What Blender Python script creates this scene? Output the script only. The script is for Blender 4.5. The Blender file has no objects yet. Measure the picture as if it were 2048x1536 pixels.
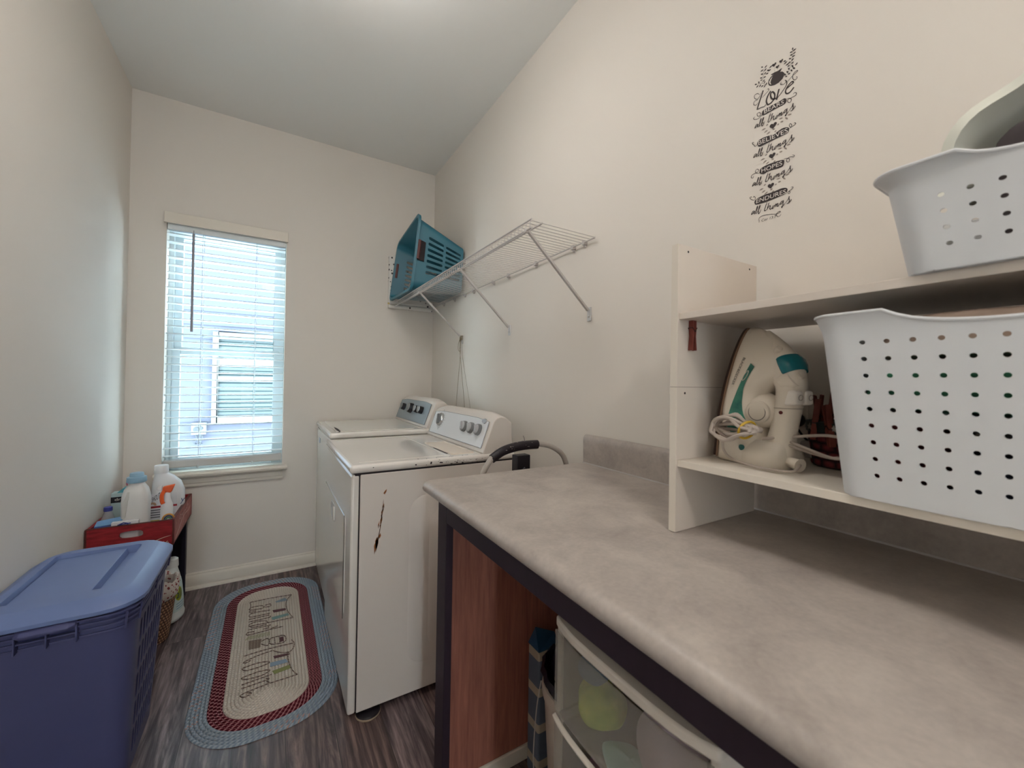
import bpy, bmesh, math, random
from math import sin, cos, pi, radians, sqrt, hypot, atan2
from mathutils import Vector, Matrix
random.seed(7)
SC = bpy.context.scene
COL = SC.collection
# ------------------------------------------------------------------ helpers
class MB:
    def __init__(s): s.v=[]; s.f=[]; s.uv={}
    def add(s, vs, fs):
        o=len(s.v); s.v+= [tuple(p) for p in vs]; s.f+=[tuple(i+o for i in f) for f in fs]; return s
    def box(s,x0,x1,y0,y1,z0,z1):
        return s.add([(x0,y0,z0),(x1,y0,z0),(x1,y1,z0),(x0,y1,z0),(x0,y0,z1),(x1,y0,z1),(x1,y1,z1),(x0,y1,z1)],
            [(0,3,2,1),(4,5,6,7),(0,1,5,4),(1,2,6,5),(2,3,7,6),(3,0,4,7)])
    def hexa(s,b,t):
        return s.add(list(b)+list(t),[(0,3,2,1),(4,5,6,7),(0,1,5,4),(1,2,6,5),(2,3,7,6),(3,0,4,7)])
    def prism(s,poly,axis,a,b):
        n=len(poly)
        def P(p,h): return {'x':(h,p[0],p[1]),'y':(p[0],h,p[1]),'z':(p[0],p[1],h)}[axis]
        return s.add([P(p,a) for p in poly]+[P(p,b) for p in poly],
            [tuple(range(n)),tuple(range(2*n-1,n-1,-1))]+[(i,(i+1)%n,n+(i+1)%n,n+i) for i in range(n)])
    def tube(s,pts,r,n=8,closed=False,cap=True):
        P=[Vector(p) for p in pts]; m=len(P)
        R=r if isinstance(r,(list,tuple)) else [r]*m
        vs=[]; up=None
        for i in range(m):
            if closed: t=P[(i+1)%m]-P[i-1]
            else: t=P[min(i+1,m-1)]-P[max(i-1,0)]
            t.normalize()
            if up is None:
                up=Vector((0,0,1)) if abs(t.z)<.9 else Vector((1,0,0))
            a=t.cross(up)
            if a.length<1e-5: a=t.cross(Vector((0,1,0.3)))
            a.normalize(); b=a.cross(t); up=b
            for k in range(n):
                c=2*pi*k/n; vs.append(P[i]+a*(cos(c)*R[i])+b*(sin(c)*R[i]))
        fs=[]
        for i in range(m if closed else m-1):
            j=(i+1)%m
            for k in range(n):
                l=(k+1)%n; fs.append((i*n+k,i*n+l,j*n+l,j*n+k))
        if cap and not closed: fs+= [tuple(range(n-1,-1,-1)),tuple((m-1)*n+k for k in range(n))]
        return s.add(vs,fs)
    def lathe(s,prof,c,n=24,sx=1,sy=1):
        vs=[]; m=len(prof)
        for r,z in prof:
            for k in range(n):
                a=2*pi*k/n; vs.append((c[0]+cos(a)*r*sx,c[1]+sin(a)*r*sy,c[2]+z))
        fs=[]
        for i in range(m-1):
            for k in range(n):
                l=(k+1)%n; fs.append((i*n+k,i*n+l,(i+1)*n+l,(i+1)*n+k))
        fs+=[tuple(range(n-1,-1,-1)),tuple((m-1)*n+k for k in range(n))]
        return s.add(vs,fs)
    def loft(s,rings,cap=True,closed=True):
        n=len(rings[0]); vs=[p for r in rings for p in r]; fs=[]
        for i in range(len(rings)-1):
            for k in range(n if closed else n-1):
                l=(k+1)%n; fs.append((i*n+k,i*n+l,(i+1)*n+l,(i+1)*n+k))
        if cap: fs+=[tuple(range(n-1,-1,-1)),tuple((len(rings)-1)*n+k for k in range(n))]
        return s.add(vs,fs)
    def grid(s,f,nu,nv):
        vs=[f(i/nu,j/nv) for j in range(nv+1) for i in range(nu+1)]
        return s.add(vs,[(j*(nu+1)+i,j*(nu+1)+i+1,(j+1)*(nu+1)+i+1,(j+1)*(nu+1)+i) for j in range(nv) for i in range(nu)])
    def cyl(s,a,b,r,n=16):
        return s.tube([a,b],r,n)
    def disc(s,c,nrm,r,n=16,ry=None,up=(0,0,1)):
        N=Vector(nrm).normalized(); a=N.cross(Vector(up)); a.normalize(); b=a.cross(N); ry=ry or r
        return s.add([Vector(c)+a*(cos(2*pi*k/n)*r)+b*(sin(2*pi*k/n)*ry) for k in range(n)],[tuple(range(n))])
    def holed(s,fm,us,vs,hole):
        """sheet over the us x vs cells; hole(i,j) -> None or (du,dv,power) half sizes as a share of the cell"""
        per=[(-1+2*t/4,-1) for t in range(4)]+[(1,-1+2*t/4) for t in range(4)]+[(1-2*t/4,1) for t in range(4)]+[(-1,1-2*t/4) for t in range(4)]
        for i in range(len(us)-1):
            for j in range(len(vs)-1):
                cu,hu=(us[i]+us[i+1])/2,(us[i+1]-us[i])/2; cv,hv=(vs[j]+vs[j+1])/2,(vs[j+1]-vs[j])/2
                O=[fm(cu+a*hu,cv+b*hv) for a,b in per]; h=hole(i,j)
                if h is None: s.add(O,[tuple(range(16))]); continue
                I=[]
                for a,b in per:
                    L=(abs(a)**h[2]+abs(b)**h[2])**(1/h[2]); I.append(fm(cu+a/L*h[0]*hu,cv+b/L*h[1]*hv))
                s.add(O+I,[(k,(k+1)%16,16+(k+1)%16,16+k) for k in range(16)])
        return s
def spline(pts,n=6,closed=False):
    P=[Vector(p) for p in pts]; m=len(P); out=[]
    if m<3: return [tuple(p) for p in P]
    for i in range(m if closed else m-1):
        p0=P[i-1] if (i>0 or closed) else P[0]; p1=P[i]; p2=P[(i+1)%m]; p3=P[(i+2)%m] if (i+2<m or closed) else P[-1]
        for k in range(n):
            t=k/n
            out.append(tuple(.5*((2*p1)+(p2-p0)*t+(2*p0-5*p1+4*p2-p3)*t*t+(3*p1-p0-3*p2+p3)*t**3)))
    if not closed: out.append(tuple(P[-1]))
    return out
def root_of(o):
    while o.parent: o=o.parent
    return o
def build(name,mb,mat,parent=None,smooth=True,bevel=0,seg=2,solid=0,merge=1e-5,angle=38,off=0.0,sub=0):
    me=bpy.data.meshes.new(name)
    loc=Vector((0,0,0))
    if parent is not None: loc=root_of(parent).location
    bm=bmesh.new()
    V=[bm.verts.new((p[0]-loc.x,p[1]-loc.y,p[2]-loc.z)) for p in mb.v]
    uvl=bm.loops.layers.uv.new('UVMap') if mb.uv else None
    for k,f in enumerate(mb.f):
        if len(set(f))<3: continue
        try: F=bm.faces.new([V[i] for i in f])
        except ValueError: continue
        if uvl is not None and k in mb.uv:
            for l,u in zip(F.loops,mb.uv[k]): l[uvl].uv=u
    if merge: bmesh.ops.remove_doubles(bm,verts=bm.verts,dist=merge)
    bmesh.ops.recalc_face_normals(bm,faces=bm.faces)
    bm.to_mesh(me); bm.free()
    if mat is not None: me.materials.append(mat)
    o=bpy.data.objects.new(name,me); COL.objects.link(o)
    if parent is not None: o.parent=parent
    if smooth:
        for p in me.polygons: p.use_smooth=True
        me.set_sharp_from_angle(angle=radians(angle))
    if solid:
        m=o.modifiers.new('thickness','SOLIDIFY'); m.thickness=solid; m.offset=off
        if smooth: e=o.modifiers.new('split','EDGE_SPLIT'); e.split_angle=radians(angle)
    if bevel:
        m=o.modifiers.new('edges','BEVEL'); m.width=bevel; m.segments=seg; m.limit_method='ANGLE'; m.angle_limit=radians(35)
    if sub:
        m=o.modifiers.new('soft','SUBSURF'); m.levels=sub; m.render_levels=sub
    return o
def thing(name,label,cat,loc=(0,0,0),group=None):
    o=bpy.data.objects.new(name,None); COL.objects.link(o); o.location=loc; o.empty_display_size=.03
    return tag(o,label,cat,group)
def tag(o,label,cat,group=None):
    o['label']=label; o['category']=cat
    if group: o['group']=group
    return o
def struct(name,mb,mat,**k):
    o=build(name,mb,mat,**k)
    if not k.get('parent'): o['kind']='structure'
    return o
def dup(o,loc,rot=None,label=None):
    c=o.copy(); COL.objects.link(c); c.location=loc
    if rot is not None: c.rotation_euler=rot
    if label: c['label']=label
    for ch in list(o.children):
        d=ch.copy(); COL.objects.link(d); d.parent=c
        for g in list(ch.children):
            e=g.copy(); COL.objects.link(e); e.parent=d
    return c
# ------------------------------------------------------------------ materials
def s2l(c):
    return tuple((x/255/12.92 if x/255<=.04045 else ((x/255+.055)/1.055)**2.4) for x in c)+(1,)
def nt(m): return m.node_tree.nodes,m.node_tree.links
def M(name,rgb,rough=.5,metal=0,var=0,vs=8,bump=0,bs=60,trans=0,coat=0,spec=.5,alpha=1,stretch=(1,1,1),rgb2=None,sss=0,emit=0,ior=1.45):
    m=bpy.data.materials.new(name); m.use_nodes=True; N,L=nt(m); b=N['Principled BSDF']
    c=s2l(rgb); b.inputs['Base Color'].default_value=c
    b.inputs['Roughness'].default_value=rough; b.inputs['Metallic'].default_value=metal
    b.inputs['Transmission Weight'].default_value=trans; b.inputs['Coat Weight'].default_value=coat
    b.inputs['Specular IOR Level'].default_value=spec; b.inputs['Alpha'].default_value=alpha; b.inputs['IOR'].default_value=ior
    if emit: b.inputs['Emission Color'].default_value=c; b.inputs['Emission Strength'].default_value=emit
    if var or bump:
        tc=N.new('ShaderNodeTexCoord'); mp=N.new('ShaderNodeMapping'); mp.inputs['Scale'].default_value=stretch
        L.new(tc.outputs['Object'],mp.inputs['Vector'])
    if var:
        n=N.new('ShaderNodeTexNoise'); n.inputs['Scale'].default_value=vs; n.inputs['Detail'].default_value=6; n.inputs['Roughness'].default_value=.6
        L.new(mp.outputs[0],n.inputs['Vector'])
        r=N.new('ShaderNodeValToRGB'); r.color_ramp.elements[0].position=.3; r.color_ramp.elements[1].position=.7
        c2=s2l(rgb2) if rgb2 else c
        r.color_ramp.elements[0].color=tuple(x*(1-var) for x in c[:3])+(1,); r.color_ramp.elements[1].color=tuple(min(1,x*(1+var)) for x in c2[:3])+(1,)
        L.new(n.outputs['Fac'],r.inputs[0]); L.new(r.outputs[0],b.inputs['Base Color'])
    if bump:
        n2=N.new('ShaderNodeTexNoise'); n2.inputs['Scale'].default_value=bs; n2.inputs['Detail'].default_value=3
        L.new(mp.outputs[0],n2.inputs['Vector']); bp=N.new('ShaderNodeBump'); bp.inputs['Strength'].default_value=bump; bp.inputs['Distance'].default_value=.002
        L.new(n2.outputs['Fac'],bp.inputs['Height']); L.new(bp.outputs[0],b.inputs['Normal'])
    return m
def translucent(name,rgb,clear=.35,rough=.35):
    m=bpy.data.materials.new(name); m.use_nodes=True; N,L=nt(m); b=N['Principled BSDF']; out=N['Material Output']
    b.inputs['Base Color'].default_value=s2l(rgb); b.inputs['Roughness'].default_value=rough
    tr=N.new('ShaderNodeBsdfTransparent'); tr.inputs[0].default_value=(.95,.95,.94,1)
    tl=N.new('ShaderNodeBsdfTranslucent'); tl.inputs[0].default_value=s2l(rgb)
    a=N.new('ShaderNodeMixShader'); a.inputs[0].default_value=.4; L.new(b.outputs[0],a.inputs[1]); L.new(tl.outputs[0],a.inputs[2])
    c=N.new('ShaderNodeMixShader'); c.inputs[0].default_value=clear; L.new(a.outputs[0],c.inputs[1]); L.new(tr.outputs[0],c.inputs[2])
    L.new(c.outputs[0],out.inputs[0]); return m
def mathn(N,L,op,a,b=None,c=None):
    n=N.new('ShaderNodeMath'); n.operation=op
    for i,x in enumerate((a,b,c)):
        if x is None: continue
        if isinstance(x,(int,float)): n.inputs[i].default_value=x
        else: L.new(x,n.inputs[i])
    return n.outputs[0]
def braid(name,ca,cb,per=.022,duty=.5,fleck=None,slant=.5):
    """braided cord: chevrons along u (metres), v runs across one cord"""
    m=bpy.data.materials.new(name); m.use_nodes=True; N,L=nt(m); b=N['Principled BSDF']; b.inputs['Roughness'].default_value=.95; b.inputs['Specular IOR Level'].default_value=.1
    uv=N.new('ShaderNodeUVMap'); uv.uv_map='UVMap'; sp=N.new('ShaderNodeSeparateXYZ'); L.new(uv.outputs[0],sp.inputs[0])
    fv=mathn(N,L,'FRACT',sp.outputs[1]); row=mathn(N,L,'FLOOR',sp.outputs[1])
    ch=mathn(N,L,'ABSOLUTE',mathn(N,L,'SUBTRACT',fv,.5))
    half=mathn(N,L,'MULTIPLY',mathn(N,L,'GREATER_THAN',fv,.5),.5)
    t=mathn(N,L,'ADD',mathn(N,L,'ADD',mathn(N,L,'DIVIDE',sp.outputs[0],per),mathn(N,L,'MULTIPLY',ch,slant*2)),mathn(N,L,'ADD',half,mathn(N,L,'MULTIPLY',row,.37)))
    fr=mathn(N,L,'FRACT',t); g=mathn(N,L,'LESS_THAN',fr,duty)
    mx=N.new('ShaderNodeMix'); mx.data_type='RGBA'; L.new(g,mx.inputs[0]); mx.inputs[6].default_value=s2l(ca); mx.inputs[7].default_value=s2l(cb)
    col=mx.outputs[2]
    if fleck:
        fc,fd=fleck; n=N.new('ShaderNodeTexNoise'); n.inputs['Scale'].default_value=3; tc=N.new('ShaderNodeTexCoord'); L.new(tc.outputs['Object'],n.inputs['Vector'])
        f2=mathn(N,L,'FRACT',mathn(N,L,'MULTIPLY',t,.5)); h=mathn(N,L,'MULTIPLY',mathn(N,L,'LESS_THAN',f2,fd),mathn(N,L,'GREATER_THAN',n.outputs['Fac'],.5))
        m2=N.new('ShaderNodeMix'); m2.data_type='RGBA'; L.new(h,m2.inputs[0]); L.new(col,m2.inputs[6]); m2.inputs[7].default_value=s2l(fc); col=m2.outputs[2]
    L.new(col,b.inputs['Base Color'])
    tri=mathn(N,L,'PINGPONG',mathn(N,L,'MULTIPLY',t,2),1)
    bp=N.new('ShaderNodeBump'); bp.inputs['Strength'].default_value=.7; bp.inputs['Distance'].default_value=.003; L.new(tri,bp.inputs['Height']); L.new(bp.outputs[0],b.inputs['Normal'])
    return m
def floor_mat():
    m=bpy.data.materials.new('dark wood planks'); m.use_nodes=True; N,L=nt(m); b=N['Principled BSDF']
    tc=N.new('ShaderNodeTexCoord'); sp=N.new('ShaderNodeSeparateXYZ'); L.new(tc.outputs['Object'],sp.inputs[0])
    cb=N.new('ShaderNodeCombineXYZ'); L.new(mathn(N,L,'ADD',sp.outputs[1],.07),cb.inputs[0]); L.new(mathn(N,L,'ADD',sp.outputs[0],-.065),cb.inputs[1])
    br=N.new('ShaderNodeTexBrick'); L.new(cb.outputs[0],br.inputs['Vector'])
    br.inputs['Color1'].default_value=(.0,.0,.0,1); br.inputs['Color2'].default_value=(1,1,1,1); br.inputs['Mortar'].default_value=(.5,.5,.5,1)
    br.inputs['Scale'].default_value=1; br.inputs['Mortar Size'].default_value=.0012; br.inputs['Mortar Smooth'].default_value=.3; br.inputs['Bias'].default_value=0
    br.inputs['Brick Width'].default_value=1.25; br.inputs['Row Height'].default_value=.155; br.offset=.37
    off=N.new('ShaderNodeVectorMath'); off.operation='MULTIPLY_ADD'
    L.new(br.outputs['Color'],off.inputs[0]); off.inputs[1].default_value=(7,5,3); L.new(tc.outputs['Object'],off.inputs[2])
    mp=N.new('ShaderNodeMapping'); mp.inputs['Scale'].default_value=(15,1.3,1); L.new(off.outputs[0],mp.inputs['Vector'])
    n=N.new('ShaderNodeTexNoise'); n.inputs['Scale'].default_value=1.6; n.inputs['Detail'].default_value=10; n.inputs['Roughness'].default_value=.68; n.inputs['Distortion'].default_value=1.6; L.new(mp.outputs[0],n.inputs['Vector'])
    mp2=N.new('ShaderNodeMapping'); mp2.inputs['Scale'].default_value=(62,4,1); L.new(off.outputs[0],mp2.inputs['Vector'])
    n2=N.new('ShaderNodeTexNoise'); n2.inputs['Scale'].default_value=1.5; n2.inputs['Detail'].default_value=6; L.new(mp2.outputs[0],n2.inputs['Vector'])
    big=N.new('ShaderNodeTexNoise'); big.inputs['Scale'].default_value=2.2; big.inputs['Detail'].default_value=2; L.new(tc.outputs['Object'],big.inputs['Vector'])
    f=mathn(N,L,'ADD',mathn(N,L,'MULTIPLY',n.outputs['Fac'],.62),mathn(N,L,'MULTIPLY',n2.outputs['Fac'],.38))
    r=N.new('ShaderNodeValToRGB'); e=r.color_ramp.elements
    e[0].position=.36; e[0].color=s2l((58,51,53)); e[1].position=.70; e[1].color=s2l((226,213,208))
    x=r.color_ramp.elements.new(.48); x.color=s2l((116,103,104)); x=r.color_ramp.elements.new(.58); x.color=s2l((172,158,155)); L.new(f,r.inputs[0])
    r2=N.new('ShaderNodeValToRGB'); r2.color_ramp.elements[0].color=s2l((176,150,138)); r2.color_ramp.elements[1].color=s2l((196,196,206)); L.new(mathn(N,L,'ADD',mathn(N,L,'MULTIPLY',br.outputs['Color'],.6),mathn(N,L,'MULTIPLY',big.outputs['Fac'],.4)),r2.inputs[0])
    mx=N.new('ShaderNodeMix'); mx.data_type='RGBA'; mx.blend_type='MULTIPLY'; mx.inputs[0].default_value=1; L.new(r.outputs[0],mx.inputs[6]); L.new(r2.outputs[0],mx.inputs[7])
    mm=N.new('ShaderNodeMix'); mm.data_type='RGBA'; L.new(br.outputs['Fac'],mm.inputs[0]); L.new(mx.outputs[2],mm.inputs[6]); mm.inputs[7].default_value=s2l((34,27,26))
    L.new(mm.outputs[2],b.inputs['Base Color']); b.inputs['Roughness'].default_value=.38
    bp=N.new('ShaderNodeBump'); bp.inputs['Strength'].default_value=.25; bp.inputs['Distance'].default_value=.0015; L.new(f,bp.inputs['Height']); L.new(bp.outputs[0],b.inputs['Normal'])
    return m
def laminate_mat():
    m=bpy.data.materials.new('grey mottled laminate'); m.use_nodes=True; N,L=nt(m); b=N['Principled BSDF']
    tc=N.new('ShaderNodeTexCoord')
    n=N.new('ShaderNodeTexNoise'); n.inputs['Scale'].default_value=9; n.inputs['Detail'].default_value=8; n.inputs['Roughness'].default_value=.66; n.inputs['Distortion'].default_value=.4; L.new(tc.outputs['Object'],n.inputs['Vector'])
    n2=N.new('ShaderNodeTexNoise'); n2.inputs['Scale'].default_value=120; n2.inputs['Detail'].default_value=4; L.new(tc.outputs['Object'],n2.inputs['Vector'])
    r=N.new('ShaderNodeValToRGB'); e=r.color_ramp.elements; e[0].position=.3; e[0].color=s2l((150,140,134)); e[1].position=.72; e[1].color=s2l((192,182,173))
    L.new(mathn(N,L,'ADD',mathn(N,L,'MULTIPLY',n.outputs['Fac'],.8),mathn(N,L,'MULTIPLY',n2.outputs['Fac'],.2)),r.inputs[0]); L.new(r.outputs[0],b.inputs['Base Color'])
    b.inputs['Roughness'].default_value=.38
    bp=N.new('ShaderNodeBump'); bp.inputs['Strength'].default_value=.06; bp.inputs['Distance'].default_value=.001; L.new(n2.outputs['Fac'],bp.inputs['Height']); L.new(bp.outputs[0],b.inputs['Normal'])
    return m
def weave_mat(name,ca,cb,su=60,sv=60,rough=.8):
    """basket weave from cylinder angle (u) and height (v) about the object's own axis"""
    m=bpy.data.materials.new(name); m.use_nodes=True; N,L=nt(m); b=N['Principled BSDF']; b.inputs['Roughness'].default_value=rough
    tc=N.new('ShaderNodeTexCoord'); sp=N.new('ShaderNodeSeparateXYZ'); L.new(tc.outputs['Object'],sp.inputs[0])
    an=mathn(N,L,'ARCTAN2',sp.outputs[1],sp.outputs[0])
    u=mathn(N,L,'MULTIPLY',an,su/(2*pi)); v=mathn(N,L,'MULTIPLY',sp.outputs[2],sv)
    row=mathn(N,L,'FLOOR',v); fu=mathn(N,L,'FRACT',mathn(N,L,'ADD',u,mathn(N,L,'MULTIPLY',row,.5))); fv=mathn(N,L,'FRACT',v)
    a=mathn(N,L,'SINE',mathn(N,L,'MULTIPLY',fu,pi)); c=mathn(N,L,'SINE',mathn(N,L,'MULTIPLY',fv,pi)); h=mathn(N,L,'MULTIPLY',a,c)
    r=N.new('ShaderNodeValToRGB'); r.color_ramp.elements[0].color=s2l(ca); r.color_ramp.elements[1].color=s2l(cb); r.color_ramp.elements[0].position=.05; r.color_ramp.elements[1].position=.8
    n=N.new('ShaderNodeTexNoise'); n.inputs['Scale'].default_value=45; L.new(tc.outputs['Object'],n.inputs['Vector'])
    L.new(mathn(N,L,'MULTIPLY',h,mathn(N,L,'ADD',n.outputs['Fac'],.5)),r.inputs[0]); L.new(r.outputs[0],b.inputs['Base Color'])
    bp=N.new('ShaderNodeBump'); bp.inputs['Strength'].default_value=.9; bp.inputs['Distance'].default_value=.005; L.new(h,bp.inputs['Height']); L.new(bp.outputs[0],b.inputs['Normal'])
    return m
def stripe_mat(name,bands,axis=2,scale=10.0):
    m=bpy.data.materials.new(name); m.use_nodes=True; N,L=nt(m); b=N['Principled BSDF']; b.inputs['Roughness'].default_value=.6
    tc=N.new('ShaderNodeTexCoord'); sp=N.new('ShaderNodeSeparateXYZ'); L.new(tc.outputs['Object'],sp.inputs[0])
    f=mathn(N,L,'FRACT',mathn(N,L,'MULTIPLY',sp.outputs[axis],scale)); r=N.new('ShaderNodeValToRGB'); r.color_ramp.interpolation='CONSTANT'
    r.color_ramp.elements[0].color=s2l(bands[0][1]); r.color_ramp.elements[1].position=bands[1][0]; r.color_ramp.elements[1].color=s2l(bands[1][1])
    for p,c in bands[2:]:
        e=r.color_ramp.elements.new(p); e.color=s2l(c)
    L.new(f,r.inputs[0]); L.new(r.outputs[0],b.inputs['Base Color']); return m
def dots_mat(name,ca,cb,scale=28,size=.28):
    m=bpy.data.materials.new(name); m.use_nodes=True; N,L=nt(m); b=N['Principled BSDF']; b.inputs['Roughness'].default_value=.9
    tc=N.new('ShaderNodeTexCoord'); v=N.new('ShaderNodeTexVoronoi'); v.inputs['Scale'].default_value=scale; L.new(tc.outputs['Object'],v.inputs['Vector'])
    g=mathn(N,L,'LESS_THAN',v.outputs['Distance'],size); mx=N.new('ShaderNodeMix'); mx.data_type='RGBA'; L.new(g,mx.inputs[0]); mx.inputs[6].default_value=s2l(ca); mx.inputs[7].default_value=s2l(cb)
    L.new(mx.outputs[2],b.inputs['Base Color']); return m
def rust_mat():
    m=bpy.data.materials.new('rust stain'); m.use_nodes=True; N,L=nt(m); b=N['Principled BSDF']; b.inputs['Roughness'].default_value=.8
    tc=N.new('ShaderNodeTexCoord'); n=N.new('ShaderNodeTexNoise'); n.inputs['Scale'].default_value=40; n.inputs['Detail'].default_value=8; L.new(tc.outputs['Object'],n.inputs['Vector'])
    r=N.new('ShaderNodeValToRGB'); r.color_ramp.elements[0].color=s2l((38,18,12)); r.color_ramp.elements[0].position=.4; r.color_ramp.elements[1].color=s2l((158,96,48)); r.color_ramp.elements[1].position=.62
    L.new(n.outputs['Fac'],r.inputs[0]); L.new(r.outputs[0],b.inputs['Base Color']); return m
WALL=M('warm white wall paint',(227,220,211),.75,bump=.05,bs=220)
CEIL=M('flat white ceiling paint',(238,237,233),.9)
TRIM=M('cream semigloss trim paint',(226,218,205),.4)
VINYL=M('white window vinyl',(200,209,211),.35)
SLAT=M('white blind slat',(222,228,229),.4)
FLOOR=floor_mat(); LAM=laminate_mat()
ENAM=M('white appliance enamel',(226,221,214),.18,coat=.5)
ENAM2=M('white appliance enamel side',(218,210,202),.4)
PANELW=M('white console panel',(222,224,226),.35)
PANELG=M('blue grey console panel',(150,164,172),.35,metal=.3)
CHROME=M('chrome',(190,192,195),.2,metal=1)
KNOBG=M('grey knob plastic',(120,122,124),.35)
KNOBD=M('dark knob plastic',(30,30,36),.35)
SILVER=M('silver knob cap',(176,178,180),.3,metal=.7)
SEAM=M('dark seam gap',(38,32,34),.8)
BLACKP=M('black plastic',(26,22,28),.45)
ESP=M('espresso painted wood',(43,31,42),.5,var=.12,vs=20,stretch=(4,4,1))
CHERRY=M('cherry veneer',(150,92,78),.5,var=.16,vs=5,stretch=(14,14,1.0),rgb2=(168,108,90))
MEL=M('white melamine board',(214,203,192),.45)
MEL2=M('pale melamine edge',(222,213,200),.5)
WIRE=M('white vinyl coated wire',(198,192,188),.35)
WHITEP=M('white plastic',(214,216,218),.42)
IRONW=M('ivory white plastic',(226,217,203),.35)
TEALP=M('teal clear plastic',(46,112,108),.2)
TEALD=M('dark teal plastic',(20,110,122),.15)
HAMP=M('periwinkle blue plastic',(80,83,124),.42,var=.04,vs=3)
HAMPL=M('periwinkle blue lid plastic',(110,128,174),.4,var=.04,vs=4)
TEALB=M('teal blue plastic',(38,104,122),.4)
BROWN=M('brown plastic handle',(96,58,56),.5)
TWINE=M('twine',(150,136,112),.9)
GREYT=M('grey painted tube',(176,168,160),.35)
RED=M('worn red painted wood',(140,26,34),.6,var=.35,vs=14,stretch=(1,6,6),rgb2=(150,36,42),bump=.3,bs=90)
WOODEDGE=M('worn brown wood',(92,44,38),.7,var=.3,vs=20)
CREAM=M('cream cord',(205,195,184),.95)
DECD=M('dark brown vinyl decal',(52,42,42),.6)
DECG=M('grey brown vinyl decal',(150,138,128),.7)
PAPERW=M('off white cloth',(224,216,204),.9,bump=.3,bs=30)
LAMP1,LAMP2,SKY,EXPO=13,29,12.0,0.72
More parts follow.
